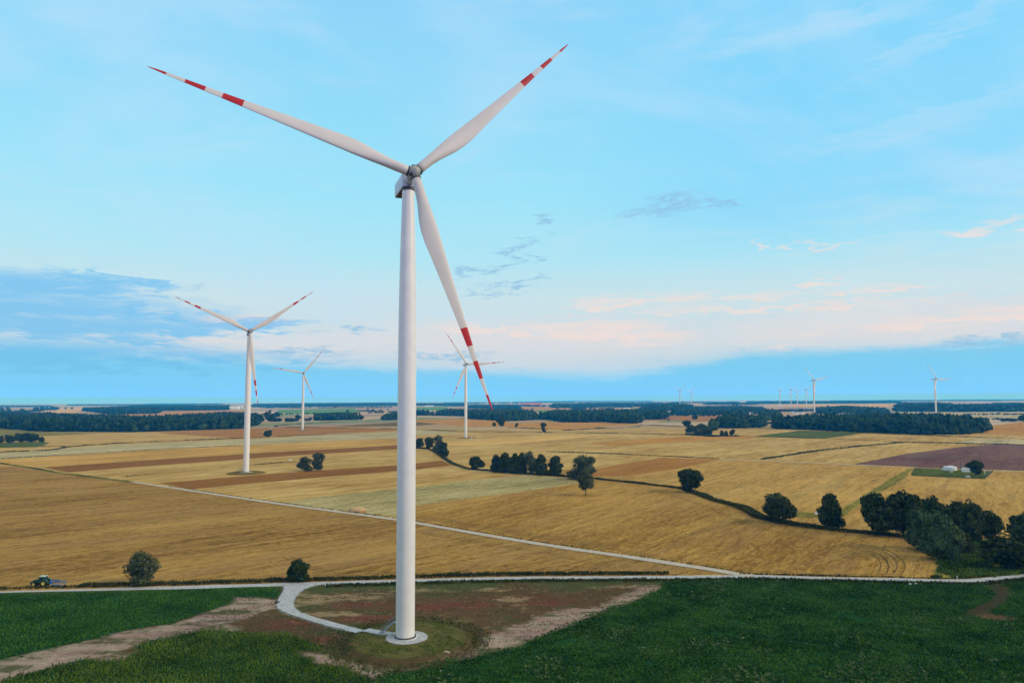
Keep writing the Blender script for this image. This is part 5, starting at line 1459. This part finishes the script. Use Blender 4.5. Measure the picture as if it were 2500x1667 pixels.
rock('boulder', 'tan boulder on the right slope of the mound', 'rock', 1090, 1600.5, (1.5, 0.8, 0.75), M['stone'], 0.45, 2)
rock('boulder', 'dark boulder on the left edge of the access road', 'rock', 677, 1473, (1.2, 1.1, 0.8), M['dark_stone'], 0.1, 3)
rock('straw_heap', 'pale heap of straw above the diagonal road', 'straw heap', 873, 1250, (8.5, 5.5, 3.4), M['straw'], 0.0, 4)
rock('pale_stone', 'pale stone in the crop below the right road, left one', 'rock', 2222, 1428.5, (0.9, 0.6, 0.4), M['concrete'], 0.3, 5)
rock('pale_stone', 'pale stone in the crop below the right road, right one', 'rock', 2236, 1427.5, (0.8, 0.6, 0.4), M['concrete'], 0.3, 6)


# ---------------------------------------------------------------- far buildings
def house_mesh(w_, d_, h_, roof, wall, rh):
    q = MB(); q.box((0, 0, h_ / 2), (w_, d_, h_))
    q.mi = 1
    o_ = 0.4
    q.prism([(-w_ / 2 - o_, h_ + 0.003), (w_ / 2 + o_, h_ + 0.003), (w_ / 2 - w_ * .0, h_ + 0.25), (0, h_ + rh), (-w_ / 2, h_ + 0.25)], -d_ / 2 - o_, d_ / 2 + o_)
    return q.mesh('house', [wall, roof])


HM = {'red': house_mesh(11, 15, 5.5, M['red_roof'], M['pale_wall'], 5), 'white': house_mesh(12, 16, 6, M['grey_roof'], M['white_wall'], 3.5), 'grey': house_mesh(10, 14, 6, M['grey_roof'], M['pale_wall'], 4)}


def house(kind, lab, grp, x, y, s_=1.0, rz=None, cat='house'):
    c_ = onpx(x, y); o = link('house', HM[kind]); o.location = (c_.x, c_.y, 0); o.scale = (s_,) * 3
    o.rotation_euler = (0, 0, rnd.choice((0.2, 1.75, 1.4, 0.5)) if rz is None else rz)
    tag(o, lab, cat, grp)


for k in range(22):
    house('red', 'small red-roofed house in the far village left of centre', 'houses of the red-roofed village', 1270 + rnd.random() * 52, 987.5 + rnd.random() * 4.5, rnd.uniform(1.7, 2.6))
for k in range(26):
    house(rnd.choice(('white', 'white', 'grey')), 'tiny pale house in the town on the horizon', 'houses of the far town', rnd.choice((rnd.uniform(1160, 1262), rnd.uniform(1330, 1640))), 984 + rnd.random() * 7, rnd.uniform(1.7, 2.6))
for x in (1692, 1698, 1704, 1710, 1718, 1727, 1733, 1738, 1743, 1747, 1758, 1776, 1786, 1814, 1822, 1830):
    house('white', 'small white house in the tree-lined village right of centre', 'houses of the tree-lined village', x, 996.5 + rnd.uniform(-.6, .6), rnd.uniform(1.2, 1.7))
for x, y in ((1709.5, 1004), (1804, 1004.5), (1654, 1007), (1832, 1012), (1937, 1009), (1945, 1011.5), (1958, 1010.5), (1902, 996)):
    house('white', 'white house among the trees near the long forest', 'white houses among the trees', x, y, 0.9)
for x, y, s_ in ((1948, 1000, 1.1), (1955, 1002, 1.1), (1962, 1001, 1.1), (1974, 1000, 1.1), (1930, 1000, 1.1), (1938, 1003, 1.1), (1968, 1004, 1.1), (1980, 1002, 1)):
    house('grey', 'dull house in the village below the tiny turbine cluster', 'houses below the tiny cluster', x, y, s_)
for x, y, k, s_ in ((2252, 1003, 'grey', 1.3), (2235, 1004, 'grey', 1.1), (2284, 1004.5, 'grey', 1.3), (2302, 1004.5, 'white', 1.4), (2312, 1004.5, 'white', 1.0), (2493, 1005, 'white', 1.4), (2257, 986.5, 'white', 2.0), (2205, 986, 'white', 2.0), (2345, 998, 'white', 0.9), (2212, 1001, 'white', 1.0)):
    house(k, 'pale house at the edge of the deep blue wood at right', 'houses by the blue wood', x, y, s_)


def hall(lab, x0, x1, ytop, ybase, roof, wall, depth=25):
    a, b2 = onpx(x0, ybase), onpx(x1, ybase); wv = (b2 - a).length; h_ = (ybase - ytop) / pxm(a)
    o = empty('hall', tuple((a + b2) / 2 + Vector((0, depth / 2, 0)))); tag(o, lab, 'hall')
    q = MB(); q.box((0, 0, h_ * 0.36), (wv, depth, h_ * 0.72)); q.build('wall', wall, o)
    q = MB(); q.prism([(-depth / 2 - .5, h_ * .72 + .01), (depth / 2 + .5, h_ * .72 + .01), (0, h_)], -wv / 2, wv / 2); r_ = q.build('roof', roof, o); r_.rotation_euler = (0, 0, R(90))


hall('long pale hall before the deep blue wood at right', 2363, 2402, 999.3, 1005.5, M['concrete'], M['pale_wall'])
hall('white farm hall with red roof left of the second largest turbine', 565, 580, 992.5, 998.8, M['white_wall'], M['white_wall'])
hall('second white farm hall touching the turbine tower', 580, 590, 991.5, 998.3, M['white_wall'], M['pale_wall'])
hall('small white farm shed left of the farm halls', 554, 560, 992, 997, M['white_wall'], M['white_wall'])
hall('white building with bright roof above the central forest', 1524, 1537, 995, 1002, M['white_wall'], M['pale_wall'])
hall('low white hall right of the near tower at the green field', 1039, 1056, 989.8, 992.8, M['white_wall'], M['white_wall'])
hall('white roof peeking over the long forest', 2055, 2086, 1008.5, 1012, M['white_wall'], M['pale_wall'])
c_ = onpx(1268.7, 991)
o = empty('church', (c_.x, c_.y, 0)); tag(o, 'pale church tower at the left of the red-roofed village', 'church')
q = MB(); q.box((0, 0, 19), (9, 9, 38)); q.build('tower', M['white_wall'], o)
q = MB(); q.cone((0, 0, 38), (0, 0, 46), 6, 0.2, 4, smooth=False); q.build('spire', M['red_roof'], o)
